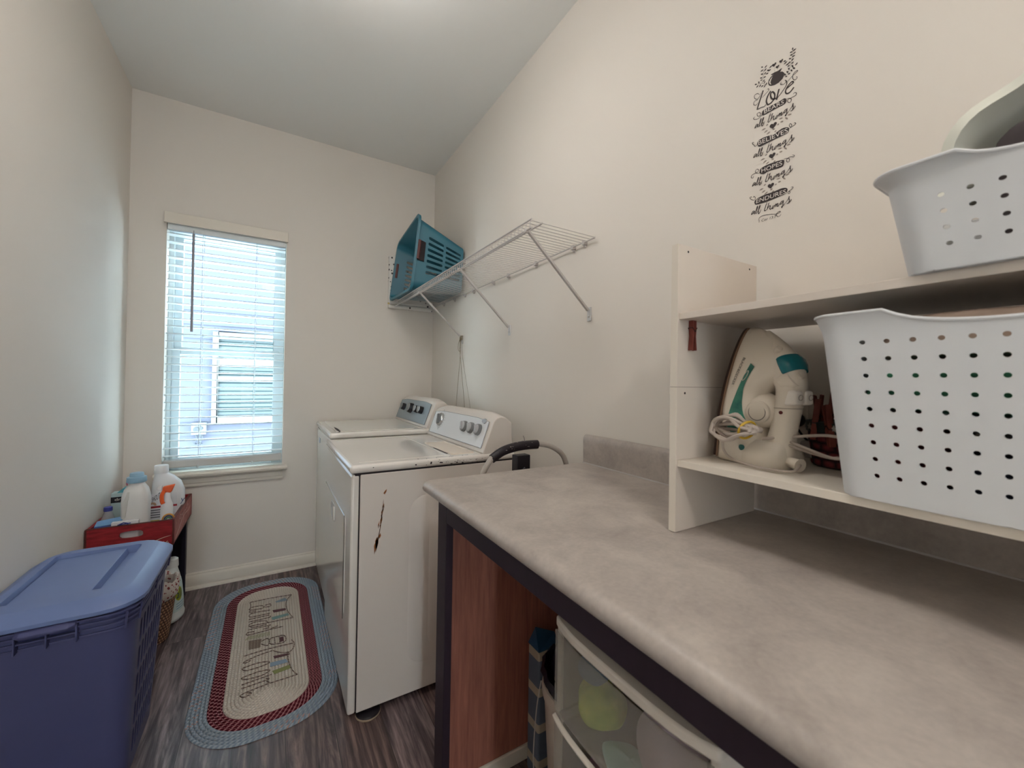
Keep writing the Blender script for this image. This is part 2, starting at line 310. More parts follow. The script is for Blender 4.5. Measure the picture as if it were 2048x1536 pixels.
DEC = {'LEAF':[[(44.1,202.4),(43.7,196.0)],[(43.3,192.9),(52.1,194.3)],[(37.3,193.8),(43.3,192.4)],[(37.8,187.2),(44.2,184.6)],[(44.2,185.1),(51.0,187.1)],[(41.7,179.7),(49.8,179.8)],[(35.7,180.5),(40.9,176.9)],[(40.9,170.2),(46.8,174.7)],[(34.5,170.7),(40.1,169.8)],[(41.4,163.2),(46.5,166.4)],[(23.4,182.1),(29.6,179.3)],[(24.0,173.5),(32.7,176.8)],[(28.4,168.1),(37.1,169.0)],[(32.4,162.5),(38.4,163.3)],[(41.9,160.9),(45.8,152.6)],[(44.1,152.8),(50.0,146.4)],[(49.1,154.1),(55.4,158.0)],[(34.6,158.1),(37.2,152.5)],[(30.7,153.0),(34.7,146.5)],[(33.0,143.8),(39.5,142.4)],[(39.8,150.8),(43.7,144.4)],[(25.9,150.3),(28.6,143.7)],[(27.8,141.9),(32.6,138.8)],[(-29.3,203.3),(-24.5,199.5)],[(-21.1,194.2),(-14.5,198.9)],[(-31.1,192.3),(-23.5,192.8)],[(-22.0,186.7),(-15.9,191.8)],[(-30.1,185.0),(-23.8,181.4)],[(-21.9,178.6),(-16.7,182.3)],[(-18.1,177.1),(-11.0,176.0)],[(-10.2,187.0),(-1.4,190.1)],[(-14.4,185.8),(-9.6,180.6)],[(-11.5,180.9),(-5.0,181.5)],[(-31.9,176.5),(-26.1,172.8)],[(-23.2,171.9),(-17.1,170.9)],[(-30.9,168.2),(-26.6,169.0)],[(-24.6,161.1),(-19.8,165.2)],[(-45.1,168.0),(-39.1,164.3)],[(-41.0,156.2),(-35.2,160.8)],[(-35.3,170.0),(-33.7,162.9)],[(-33.6,153.2),(-28.9,158.8)],[(-29.3,150.4),(-22.6,152.8)],[(-22.5,145.2),(-16.9,151.2)],[(-21.7,156.3),(-18.9,160.5)],[(-16.4,148.9),(-15.0,154.1)]],'THIN':[[(43.7,196.0),(43.4,182.8),(41.4,168.9),(38.9,159.1),(34.7,147.5),(26.9,142.9)],[(-23.0,194.5),(-23.8,178.8),(-25.6,164.8),(-26.5,159.3)],[(-40.1,164.9),(-25.5,158.7),(-14.9,147.0)],[(-15.3,184.4),(-7.8,184.4)],[(2.8,182.3),(3.9,167.8)],[(10.1,174.4),(10.6,168.2)],[(16.3,184.0),(15.1,170.1)]],'HEART':[[(18.5,185.9),(22.6,183.2)],[(2.3,187.6),(6.9,184.5)],[(10.1,177.4),(13.7,175.0)],[(1.5,34.0),(9.5,29.7)],[(-0.1,-41.1),(7.4,-44.6)],[(-2.6,-116.0),(4.9,-119.0)]],'POT':[(-3.0,163.3),(5.2,164.9),(14.3,161.9),(21.5,158.1),(25.5,152.6),(25.1,145.1),(21.6,139.5),(13.7,135.9),(4.6,135.7),(-3.7,138.1),(-9.3,142.4),(-11.7,149.9),(-10.4,157.1),(-5.7,162.1)],'GLINT':[(-0.7,160.8),(-5.7,157.1),(-9.4,151.5),(-7.9,145.6),(-3.7,140.9),(-6.1,147.9),(-4.7,153.5)],'RIM':[(-5.8,168.1),(3.4,168.1),(11.6,166.6),(20.5,168.0),(18.7,163.8),(16.5,160.9),(7.1,163.7),(-2.1,164.2)],'LOVE':[[(-23.5,139.0),(-28.8,124.5),(-34.7,109.0),(-38.2,97.6)],[(-38.2,97.6),(-28.5,97.7),(-20.1,95.4),(-16.6,99.6)],[(-5.2,126.4),(-12.1,118.2),(-15.5,106.5),(-11.9,95.6),(-3.7,95.7),(3.1,101.6),(4.2,112.0),(-0.5,121.1),(-5.1,120.2),(-5.0,111.4),(-0.3,102.4),(7.7,100.1)],[(14.3,119.3),(11.0,106.6),(8.9,95.1)],[(10.4,98.7),(25.4,111.9),(31.5,120.7),(30.5,129.0),(27.0,133.2)],[(31.6,110.0),(41.0,112.8),(46.1,115.3),(42.7,119.3),(34.1,114.2),(29.0,104.9),(31.7,97.0),(39.4,96.5),(47.5,103.0)]],'CURL':[[(-28.9,136.0),(-32.4,128.0),(-38.5,125.3),(-44.7,131.5),(-44.8,139.3),(-37.4,139.3),(-32.5,133.1)],[(-36.0,122.5),(-44.6,123.8),(-47.0,116.2),(-40.8,111.3),(-36.5,115.2)],[(-25.9,76.0),(-35.5,72.5),(-44.1,75.4),(-47.3,80.3),(-42.9,81.8)],[(-25.9,76.6),(-35.6,78.9),(-38.1,86.7),(-32.0,87.1),(-29.5,80.6),(-33.1,76.9)],[(30.0,84.2),(36.6,82.7),(42.0,77.1),(39.9,71.1),(34.5,74.4),(34.4,80.4),(41.9,80.7),(51.5,80.8),(52.5,86.1),(48.2,88.7),(46.1,86.5)],[(-36.7,6.9),(-42.1,3.3),(-44.7,8.3),(-48.4,12.8),(-49.1,17.0),(-44.7,15.4)],[(36.2,8.7),(41.5,8.2),(43.6,13.0),(40.4,18.3),(38.2,15.9),(40.4,9.9),(47.9,9.5),(52.1,11.9),(49.9,15.5),(47.8,14.3)],[(27.0,-62.4),(32.5,-62.6),(39.0,-66.9),(38.0,-73.6),(33.6,-71.5),(33.6,-65.5),(41.1,-63.1),(48.6,-66.6),(49.6,-63.6),(45.3,-60.4)],[(20.8,130.3),(19.1,126.6),(17.3,130.6),(19.9,133.8)],[(19.1,126.6),(25.3,124.6),(30.5,128.0)],[(33.1,126.4),(44.2,132.6),(54.3,136.5),(54.3,139.3),(47.6,138.1),(44.3,130.7),(46.9,121.4),(52.8,119.5),(54.4,123.2),(51.9,125.8)],[(-26.1,121.6),(-16.6,127.0),(-10.1,131.0),(-11.1,135.6),(-13.9,135.3)],[(-29.4,-70.7),(-37.4,-69.0),(-40.9,-62.1),(-37.5,-58.2),(-32.9,-61.5),(-34.0,-66.3),(-43.1,-67.1),(-50.1,-68.8),(-51.2,-74.3),(-46.5,-76.9),(-45.4,-72.6)],[(-41.8,-136.7),(-47.0,-134.7),(-51.7,-130.5),(-54.1,-126.0),(-50.6,-125.0),(-49.4,-127.8)],[(-41.8,-136.7),(-40.2,-131.4),(-43.7,-126.5),(-45.9,-129.2)],[(35.7,-146.2),(38.2,-151.7),(41.2,-150.6),(40.2,-146.9),(37.2,-146.8),(42.1,-144.4),(47.1,-141.9),(47.1,-138.6),(43.1,-138.1)],[(-32.1,-194.7),(-29.4,-187.4),(-20.5,-184.6),(-3.0,-187.8),(9.8,-191.7),(19.2,-190.5),(19.2,-187.7),(14.0,-188.7),(10.9,-193.2),(14.1,-199.5),(19.3,-199.0),(21.9,-196.0)]],'THINGS':[[(-41.5,-166.6),(-44.4,-164.3),(-47.3,-166.9),(-49.6,-171.5),(-48.4,-171.9),(-44.4,-169.1),(-41.5,-166.0),(-42.6,-170.3),(-42.0,-172.9),(-39.2,-171.6)],[(-39.2,-171.6),(-34.7,-160.7),(-33.9,-155.7),(-35.3,-156.9),(-38.1,-167.8),(-38.0,-173.1),(-35.8,-172.8)],[(-35.8,-172.8),(-29.6,-162.6),(-28.0,-156.1),(-29.7,-157.8),(-32.2,-168.7),(-31.8,-175.9),(-29.0,-174.6),(-25.1,-167.1)],[(-10.9,-152.6),(-15.2,-165.5),(-17.3,-172.3),(-15.6,-174.4),(-11.8,-172.0)],[(-15.2,-159.7),(-7.6,-158.4)],[(-6.0,-156.2),(-8.6,-164.4),(-11.2,-173.3)],[(-10.2,-170.8),(-5.4,-165.6),(-3.2,-166.4),(-4.2,-171.8),(-3.1,-175.4),(0.1,-173.4)],[(4.3,-166.9),(0.6,-173.6),(1.7,-175.4),(4.9,-173.4)],[(5.1,-163.5),(5.5,-162.8)],[(6.4,-167.1),(3.8,-174.2)],[(4.9,-172.3),(9.6,-166.6),(10.7,-167.5),(8.8,-173.7)],[(9.6,-171.7),(13.8,-166.4),(14.5,-167.9),(13.0,-173.0),(15.1,-173.2),(18.5,-168.8)],[(26.7,-164.5),(22.6,-164.9),(19.5,-169.2),(21.1,-171.4),(25.2,-167.9),(27.2,-163.0)],[(27.2,-163.6),(25.5,-175.9),(23.8,-180.6),(22.7,-178.2),(26.3,-176.2),(30.8,-172.3)],[(30.8,-172.3),(38.3,-164.0),(40.0,-159.0),(39.0,-162.0),(40.1,-169.1),(37.9,-174.9),(33.9,-174.2)],[(37.9,-174.9),(42.4,-171.6),(44.8,-167.6)]],'LINES':[((-49.6,-171.5),(44.8,-167.6)),((-43.3,52.5),(51.2,55.6)),((-45.6,-23.9),(49.2,-19.6)),((-48.0,-97.8),(46.7,-93.7))],'PILL':{'ENDURES':([(-41.8,-139.7),(-36.1,-135.3),(-18.8,-132.7),(2.9,-133.1),(21.8,-132.2),(32.0,-134.9),(36.1,-140.8),(33.1,-147.4),(28.1,-149.9),(-9.8,-152.4),(-36.5,-150.6),(-41.7,-146.3)],[(-38.3,-147.0),(32.7,-148.9),(32.6,-138.3),(-36.9,-136.8)]),'HOPES':([(-30.0,-66.9),(-27.3,-61.0),(-12.9,-58.2),(10.7,-59.9),(24.2,-62.8),(27.8,-66.7),(26.4,-76.2),(20.3,-79.6),(-8.4,-76.5),(-18.2,-78.6),(-26.0,-75.7),(-30.0,-71.6)],[(-25.5,-73.0),(23.8,-75.0),(22.7,-64.3),(-25.6,-62.4)]),'BELIEVES':([(-36.7,10.7),(-31.3,15.6),(-16.9,15.8),(4.0,12.4),(21.9,16.3),(34.0,12.8),(37.8,7.8),(36.2,0.2),(28.7,-1.8),(6.4,-2.4),(-16.8,-3.1),(-31.1,-2.9),(-36.3,4.2)],[(-33.6,2.2),(35.7,-0.7),(34.5,11.3),(-34.9,13.6)]),'BEARS':([(-26.5,81.4),(-23.0,87.0),(-8.3,88.5),(12.3,87.5),(25.6,88.7),(30.6,84.5),(31.2,78.7),(26.9,74.0),(7.9,74.1),(-10.5,73.5),(-22.3,74.0),(-25.9,77.3)],[(-19.9,76.4),(25.7,75.9),(25.7,85.6),(-20.6,88.1)])},'COR':[(-31.0,-199.2),(12.0,-200.5),(10.9,-193.8),(-31.6,-192.5)],'GREY':[[(-20.9,51.8),(-25.7,58.2)],[(-26.7,37.3),(-16.0,37.8)],[(-20.6,27.8),(-11.2,30.3)],[(-14.6,20.2),(-5.3,23.4)],[(-16.0,42.9),(-10.2,45.9)],[(10.6,30.9),(15.1,32.1)],[(17.3,34.6),(25.0,32.7)],[(13.8,43.8),(23.9,41.9)],[(28.3,40.6),(34.9,32.1)],[(33.7,42.4),(43.4,40.5)],[(-0.7,24.7),(6.1,24.7)],[(3.9,17.3),(9.6,18.0)],[(-22.5,-24.8),(-27.3,-18.6)],[(-28.3,-39.6),(-17.6,-38.4)],[(-22.2,-48.8),(-12.8,-45.6)],[(-16.2,-55.9),(-6.9,-52.1)],[(-17.6,-33.3),(-11.8,-29.9)],[(9.0,-43.6),(13.5,-42.1)],[(15.7,-39.5),(23.5,-40.9)],[(12.3,-30.5),(22.3,-31.8)],[(26.7,-32.8),(33.4,-40.8)],[(32.2,-30.7),(41.9,-31.9)],[(-2.3,-50.5),(4.6,-50.1)],[(2.4,-57.6),(8.0,-56.6)],[(-25.1,-101.0),(-29.9,-95.2)],[(-30.9,-116.3),(-20.2,-114.4)],[(-24.8,-125.0),(-15.4,-121.3)],[(-18.8,-131.8),(-9.4,-127.4)],[(-20.2,-109.3),(-14.3,-105.5)],[(6.6,-117.9),(11.1,-116.1)],[(13.3,-113.4),(21.1,-114.2)],[(9.8,-104.6),(19.9,-105.2)],[(24.3,-105.9),(31.0,-113.6)],[(29.8,-103.5),(39.5,-104.1)],[(-4.8,-125.6),(2.1,-124.6)],[(-0.1,-132.4),(5.6,-131.0)]],'RUG':[[(124.9,2629.2),(21.9,2645.1),(-77.3,2648.8)],[(-77.3,2648.8),(-71.6,2601.1),(-77.3,2565.3)],[(-6.6,2576.6),(18.5,2578.6),(20.2,2553.5),(-6.4,2556.6),(-21.7,2581.1),(-61.3,2587.5),(-77.0,2572.8),(-70.1,2561.2),(-21.1,2549.2),(-8.2,2565.5)],[(-45.2,2535.7),(-72.8,2547.5),(-75.6,2537.7),(-59.3,2524.7)],[(18.6,2511.3),(-52.8,2521.1),(-74.5,2507.3),(-67.4,2485.0),(-19.9,2480.2),(18.7,2477.1)],[(15.5,2460.3),(-75.9,2464.7)],[(18.7,2447.4),(14.0,2435.6),(-74.9,2439.6)],[(120.9,2375.3),(22.0,2384.9),(-73.2,2397.7)],[(6.4,2386.8),(3.1,2406.1),(-34.5,2423.8),(-67.9,2415.0),(-70.1,2395.9),(-48.5,2377.0),(3.4,2374.7)],[(22.0,2357.4),(-74.9,2365.5)],[(9.7,2354.2),(11.3,2336.6),(-11.4,2336.2)],[(74.3,2314.3),(22.0,2317.3),(-31.9,2315.4),(-75.8,2318.1),(-75.3,2339.9),(-47.2,2333.6)],[(52.8,2333.2),(22.0,2323.9)],[(124.2,2629.6),(101.3,2586.1),(92.6,2524.9),(100.5,2449.9),(120.9,2375.3)],[(-82.1,2151.1),(13.6,2154.4),(111.4,2145.1)],[(106.7,2174.8),(115.9,2145.6),(111.3,2107.5),(91.8,2084.9),(58.2,2101.2),(30.4,2130.8)],[(27.6,2132.4),(-27.4,2125.4),(-77.3,2106.4),(-74.1,2094.4),(-53.5,2103.2)],[(14.0,2059.6),(-26.1,2069.6),(-75.3,2065.0),(-82.6,2056.9),(-64.0,2039.0),(-12.4,2039.1),(16.7,2047.8),(14.0,2059.6)],[(16.8,2000.2),(-24.7,2006.9),(-72.3,2001.1),(-81.7,1992.7),(-63.9,1980.3),(-11.3,1975.6),(16.9,1990.5),(16.8,2000.2)],[(24.7,1962.2),(-79.7,1953.5)],[(4.3,1948.2),(12.0,1936.9),(-80.8,1930.3)],[(7.0,1928.4),(14.6,1910.6),(-34.3,1903.7),(-76.6,1894.2),(-78.3,1882.9),(-66.3,1874.0),(-45.5,1880.6),(-45.7,1886.9),(-60.1,1893.1)],[(17.1,1909.2),(65.2,1908.8),(117.5,1909.2)],[(91.8,2084.9),(87.5,2038.7),(98.2,1956.3),(117.5,1909.2)],[(19.1,2236.6),(75.5,2232.5),(78.5,2175.7),(22.0,2187.0),(19.1,2236.6)],[(-15.7,2232.1),(7.3,2243.2),(16.2,2214.0),(7.8,2183.5),(-15.3,2208.2)],[(56.0,2232.9),(58.1,2178.4)],[(36.7,2232.7),(39.3,2183.1)]],'TOWEL':[('blue',[(87.9,2610.7),(102.7,2572.7),(45.7,2579.7),(40.7,2590.8)]),('maroon',[(30.1,2501.0),(90.0,2490.6),(91.1,2470.5),(35.0,2475.4)]),('teal',[(25.1,2429.3),(99.9,2431.3),(104.2,2410.3),(29.8,2401.6)]),('green',[(-81.2,2278.2),(-66.6,2303.5),(22.0,2297.8),(22.0,2265.9),(-65.4,2272.3)]),('brown',[(-67.8,2261.6),(-16.0,2250.3),(-20.4,2182.2),(-64.8,2187.7)]),('maroon',[(55.8,2221.9),(73.7,2222.9),(74.9,2183.7),(57.3,2184.7)]),('maroon',[(31.7,2086.4),(94.3,2075.2),(93.9,2064.5),(35.7,2068.1)]),('blue',[(19.4,2043.7),(79.1,2038.1),(86.7,2013.1),(19.4,2016.0)]),('green',[(27.3,1982.1),(91.4,1990.0),(98.6,1965.9),(35.0,1958.6)])]}
XL,XR,YB,YF,ZT=-.69,1.071,3.0,-2.2,2.85
# ------------------------------------------------------------------ room shell
struct('floor',MB().box(XL-.12,XR+.12,YF-.12,YB+.02,-.1,0),FLOOR,smooth=False)
struct('ceiling',MB().box(XL-.12,XR+.12,YF-.12,YB+.16,ZT,ZT+.1),CEIL,smooth=False)
struct('wall_left',MB().box(XL-.12,XL,YF-.12,YB+.16,0,ZT),WALL,smooth=False)
struct('wall_right',MB().box(XR,XR+.12,YF-.12,YB+.16,0,ZT),WALL,smooth=False)
DX0,DX1,DZ=-.45,-.28,2.03  # unseen opening, added and sized to let in fill light from behind the camera
struct('wall_front',MB().box(XL,DX0,YF-.12,YF,0,ZT).box(DX1,XR,YF-.12,YF,0,ZT).box(DX0,DX1,YF-.12,YF,DZ,ZT),WALL,smooth=False)
struct('trim_1',MB().box(DX0-.06,DX0,YF,YF+.016,0,DZ+.06).box(DX1,DX1+.06,YF,YF+.016,0,DZ+.06).box(DX0,DX1,YF,YF+.016,DZ,DZ+.06),TRIM,smooth=False,bevel=.003)
WX0,WX1,WZ0,WZ1=-.528,.071,.694,2.135
struct('wall_back',MB().box(XL,WX0,YB,YB+.16,0,ZT).box(WX1,XR,YB,YB+.16,0,ZT).box(WX0,WX1,YB,YB+.16,0,WZ0-.03).box(WX0,WX1,YB,YB+.16,WZ1,ZT),WALL,smooth=False)
def basebd(name,pts0,pts1):
    prof=[(0,0),(.019,0),(.019,.006),(.016,.014),(.009,.02),(.013,.022),(.013,.068),(.010,.078),(.006,.083),(.006,.088),(.003,.094),(0,.095)]
    a=Vector(pts0); b=Vector(pts1); d=(b-a).normalized(); n=Vector((d.y,-d.x,0))
    m=MB(); m.loft([[tuple(p+n*o+Vector((0,0,z))) for o,z in prof] for p in (a,b)])
    return struct(name,m,TRIM,angle=25)
basebd('baseboard_back',(XL,YB,0),(XR,YB,0))
basebd('baseboard_left',(XL,YF,0),(XL,YB,0))
basebd('baseboard_right',(XR,YB,0),(XR,1.16,0))
# ------------------------------------------------------------------ window
w=MB()
fy0,fy1=3.075,3.155
def frame(m,x0,x1,z0,z1,wd,y0,y1,wt=None,wb=None):
    wt=wt or wd; wb=wb or wd
    m.box(x0,x0+wd,y0,y1,z0,z1); m.box(x1-wd,x1,y0,y1,z0,z1); m.box(x0+wd,x1-wd,y0,y1,z1-wt,z1); m.box(x0+wd,x1-wd,y0,y1,z0,z0+wb)
frame(w,WX0,WX1,WZ0-.03,WZ1,.024,fy0,fy1)
win=struct('window_1',w,VINYL,bevel=.003,smooth=False)
m=MB(); frame(m,WX0+.022,WX1-.022,1.395,WZ1-.02,.038,3.115,3.145,.03,.035); m.box(WX0+.03,WX1-.03,3.108,3.116,1.415,1.43)
build('upper_sash',m,VINYL,win,bevel=.003,smooth=False)
m=MB(); frame(m,WX0+.022,WX1-.022,WZ0-.01,1.408,.038,3.082,3.112,.024,.085); m.box(WX0+.03,WX1-.03,3.076,3.083,WZ0+.03,WZ0+.04)
build('lower_sash',m,VINYL,win,bevel=.003,smooth=False)
GL=bpy.data.materials.new('window glass'); GL.use_nodes=True; N,L=nt(GL)
tr=N.new('ShaderNodeBsdfTransparent'); tr.inputs[0].default_value=(.93,.97,.97,1); gs=N.new('ShaderNodeBsdfGlossy'); gs.inputs['Roughness'].default_value=.02
fr=N.new('ShaderNodeFresnel'); fr.inputs[0].default_value=1.1; mx=N.new('ShaderNodeMixShader'); L.new(fr.outputs[0],mx.inputs[0]); L.new(tr.outputs[0],mx.inputs[1]); L.new(gs.outputs[0],mx.inputs[2]); L.new(mx.outputs[0],N['Material Output'].inputs[0])
build('pane',MB().box(WX0+.055,WX1-.055,3.128,3.132,1.42,WZ1-.045),GL,win,smooth=False)
build('pane',MB().box(WX0+.055,WX1-.055,3.095,3.099,WZ0+.07,1.39),GL,win,smooth=False)
# stool and apron under the window
m=MB(); m.box(WX0,WX1,YB-.001,fy0+.005,.668,.694); prof=[(2.945,.672),(2.942,.683),(2.946,.692),(2.952,.695),(3.0,.695),(3.0,.668),(2.95,.668)]
m.prism(prof,'x',WX0-.028,WX1+.028)
build('window_sill',m,TRIM,win,angle=30)
prof=[(3.0,.606),(2.986,.606),(2.984,.612),(2.984,.622),(2.980,.628),(2.980,.652),(2.972,.662),(2.972,.668),(3.0,.668)]
build('window_apron',MB().prism(prof,'x',WX0-.006,WX1+.004),TRIM,win,angle=25)
# ------------------------------------------------------------------ blind
bl=thing('window_blind','white horizontal slat blind covering the tall window on the back wall','blind',(-.228,3.0,.72))
m=MB(); m.box(-.536,.079,2.966,2.974,2.131,2.19); m.box(-.536,-.530,2.974,3.0,2.131,2.19); m.box(.073,.079,2.974,3.0,2.131,2.19); m.box(-.538,.081,2.962,2.975,2.127,2.135)
build('valance',m,TRIM,bl,bevel=.002,smooth=False)
build('head_rail',MB().box(-.522,.066,2.985,3.04,2.095,2.133),SLAT,bl,bevel=.002,smooth=False)
m=MB(); nsl=30
for i in range(nsl):
    z=.79+i*(2.075-.79)/(nsl-1); t=.0016
    f=lambda u,v,z=z:(-.522+u*.589,2.986+v*.05,z+.004*(1-(2*v-1)**2)-.002+ (v-.5)*-.002)
    top=[f(0,v/6) for v in range(7)]; m.loft([[ (x,y,zz+t) for x,y,zz in top]+[(x,y,zz-t) for x,y,zz in reversed(top)], [(x+.589,y,zz+t) for x,y,zz in top]+[(x+.589,y,zz-t) for x,y,zz in reversed(top)]])
build('slats',m,SLAT,bl)
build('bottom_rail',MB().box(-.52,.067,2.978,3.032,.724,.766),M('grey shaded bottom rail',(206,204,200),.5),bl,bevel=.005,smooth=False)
for x in (-.36,-.092):
    m=MB()
    for y in (2.984,3.036): m.tube([(x,y,.745),(x,y,2.1)],.0011,6)
    m.tube([(x+.006,3.01,.745),(x+.006,3.01,2.1)],.0011,6)
    m.lathe([(.002,-.012),(.006,-.004),(.005,.002),(.002,.006)],(x,2.98,.728),10)
    build('ladder_cord',m,SLAT,bl)
m=MB(); m.tube([(-.402,2.972,2.105),(-.402,2.97,2.08)],.002,6); m.tube([(-.402,2.97,2.085),(-.402,2.968,1.513)],.0065,8)
build('tilt_wand',m,M('grey tilt wand',(150,150,156),.4),bl)
# ------------------------------------------------------------------ neighbouring house seen through the window
hy=6.0
hs=thing('neighbour_house','pale blue siding house wall seen outside through the blind','house',(-.2,hy,-.6))
m=MB(); k=0; z=-.6
while z<3.4:
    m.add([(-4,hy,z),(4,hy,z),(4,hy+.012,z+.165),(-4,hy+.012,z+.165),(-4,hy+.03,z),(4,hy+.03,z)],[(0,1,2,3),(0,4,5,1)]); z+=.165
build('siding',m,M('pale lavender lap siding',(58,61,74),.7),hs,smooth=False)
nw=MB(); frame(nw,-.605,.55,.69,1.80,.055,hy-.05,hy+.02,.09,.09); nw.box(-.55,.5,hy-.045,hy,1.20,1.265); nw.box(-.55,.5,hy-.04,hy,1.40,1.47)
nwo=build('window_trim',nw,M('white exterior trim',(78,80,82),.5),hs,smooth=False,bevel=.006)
m=MB(); zz=.79
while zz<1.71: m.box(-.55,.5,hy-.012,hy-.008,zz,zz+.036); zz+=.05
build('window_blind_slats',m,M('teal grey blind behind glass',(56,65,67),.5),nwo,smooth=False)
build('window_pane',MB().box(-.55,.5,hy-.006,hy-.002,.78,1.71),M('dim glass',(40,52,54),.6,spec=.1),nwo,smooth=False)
ub=thing('utility_box','white utility box with grey fittings on the house wall outside','utility box',(-.715,hy-.02,.57))
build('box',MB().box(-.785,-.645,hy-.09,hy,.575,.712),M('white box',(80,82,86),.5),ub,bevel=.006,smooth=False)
m=MB(); m.cyl((-.735,hy-.125,.64),(-.735,hy-.09,.64),.028,14); m.cyl((-.69,hy-.12,.65),(-.69,hy-.09,.65),.018,12)
for x in (-.745,-.715,-.69): m.tube(spline([(x,hy-.06,.58),(x+.01,hy-.06,.53),(x-.012,hy-.05,.48),(x,hy-.02,.46)],5),.009,6)
build('fittings',m,M('grey fittings',(42,47,52),.6),ub)
# ------------------------------------------------------------------ washer and dryer
def console(root,y0,y1,zb,panelmat,panel_top):
    prof=[(.795,zb),(.792,zb+.006),(.845,zb+.155),(.858,zb+.17),(.88,zb+.176),(.905,zb+.172),(.935,zb+.145),(.942,zb)]
    ms=MB(); n=14; rings=[]
    for i in range(n+1):
        t=i/n; y=y0+(y1-y0)*t; e=1-(2*t-1)**2; s=.90+.10*min(1,e*1.9) if True else 1
        rings.append([(x,y,zb+(z-zb)*(s if z>zb+.01 else 1)) for x,z in prof])
    ms.loft(rings); c=build('console',ms,ENAM2,root,bevel=.006,seg=3,angle=40)
    return c
def slope(y,s,out=0.0,zb=.935):
    """point on the sloping console face: y along, s 0..1 up"""
    return (.792+.053*s-.942*out,y,zb+.006+.149*s+.335*out)
def panel(root,parent,y0,y1,zb,mat,s0=.1,s1=.93):
    m=MB(); n=12; top=[]
    for i in range(n+1):
        t=i/n; y=y0+(y1-y0)*t; e=1-(2*t-1)**2; s=s1*(.93+.07*min(1,e*1.6)); top.append((y,s))
    poly=[(y0,s0)]+[(y1,s0)]+list(reversed(top))
    A=[slope(y,s,.0005,zb) for y,s in poly]; B=[slope(y,s,.0032,zb) for y,s in poly]; k=len(poly)
    m.add(A+B,[tuple(range(k)),tuple(range(2*k-1,k-1,-1))]+[(i,(i+1)%k,k+(i+1)%k,k+i) for i in range(k)])
    p=build('control_panel',m,mat,parent,smooth=False,bevel=.0012)
    t=MB(); t.tube([slope(y,s,.0034,zb) for y,s in poly],.0009,5,closed=True); build('panel_outline',t,M('grey outline',(120,120,124),.5),p)
    return p
def knob(parent,y,s,r,zb,side,cap,h=.02,grip=True):
    a=Vector(slope(y,s,.003,zb)); b=Vector(slope(y,s,.003+h,zb)); c=Vector(slope(y,s,.004+h,zb))
    k=build('knob',MB().tube([a,a*.3+b*.7,b],[r,r*.97,r*.88],24),side,parent)
    m=MB().tube([b,c],[r*.8,r*.74],24)
    if grip:
        g=Vector((0,1,0)); u=(Vector(slope(y,1,0,zb))-Vector(slope(y,0,0,zb))).normalized(); nn=(b-a).normalized()
        d=(u*.8+g*.6).normalized(); e=nn.cross(d)
        P=[c+d*(r*.8*i)+e*(r*.16*j) for i,j in((-1,-1),(1,-1),(1,1),(-1,1))]
        m.hexa(P,[p+nn*.008 for p in P])
    build('knob_cap',m,cap,k); return k
# dryer (near)
DY0,DY1=1.552,2.282
dr=thing('dryer','white front load dryer with rust streak on its side beside the counter','dryer',(.6,1.92,0))
m=MB().box(.2885,.95,DY0,DY1,.028,.9); build('cabinet',m,ENAM2,dr,bevel=.004,smooth=False)
m=MB().box(.258,.2865,DY0,DY1,.028,.9); fp=build('front_panel',m,ENAM,dr,bevel=.009,seg=4)
build('seam',MB().box(.28,.294,DY0+.003,DY1-.003,.035,.9),SEAM,dr,smooth=False)
m=MB(); m.box(.252,.952,DY0-.006,DY1+.004,.905,.936); top=build('top_deck',m,ENAM,dr,bevel=.012,seg=4)
build('seam',MB().box(.27,.94,DY0+.002,DY1-.002,.896,.91),SEAM,dr,smooth=False)
def rrect(y0,y1,z0,z1,r,n=5):
    out=[]
    for cy,cz,a0 in((y1-r,z1-r,0),(y0+r,z1-r,pi/2),(y0+r,z0+r,pi),(y1-r,z0+r,1.5*pi)):
        for i in range(n+1): a=a0+pi/2*i/n; out.append((cy+cos(a)*r,cz+sin(a)*r))
    return out
m=MB().prism(rrect(1.665,2.255,.33,.722,.03),'x',.2535,.2585); door=build('door',m,ENAM,dr,bevel=.002,smooth=False)
m=MB().prism(rrect(1.925,2.05,.615,.69,.02),'x',.2515,.254)
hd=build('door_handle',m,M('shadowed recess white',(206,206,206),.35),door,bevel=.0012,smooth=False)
build('grip_lip',MB().box(.246,.2535,1.93,1.945,.622,.684),ENAM,hd,bevel=.003)
m=MB(); m.tube([(.2525,1.662,.33),(.2525,1.662,.724),(.2525,2.258,.724)],.0022,6); build('door_trim',m,CHROME,door)
# embossed side panel
for x0,x1,z0,z1,d in((.47,.90,.13,.80,.0022),(.55,.90,.16,.745,.0042)):
    P=[(a,b) for a,b in rrect(x0,x1,z0,z1,.07)]
    m=MB(); A=[(x,DY0+.001,z) for x,z in P]; k=len(P); cx=(x0+x1)/2; cz=(z0+z1)/2
    B=[(cx+(x-cx)*.955,DY0-d,cz+(z-cz)*.965) for x,z in P]
    m.add(A+B,[tuple(range(2*k-1,k-1,-1))]+[(i,(i+1)%k,k+(i+1)%k,k+i) for i in range(k)])
    build('embossed_panel',m,ENAM2,dr,angle=60)
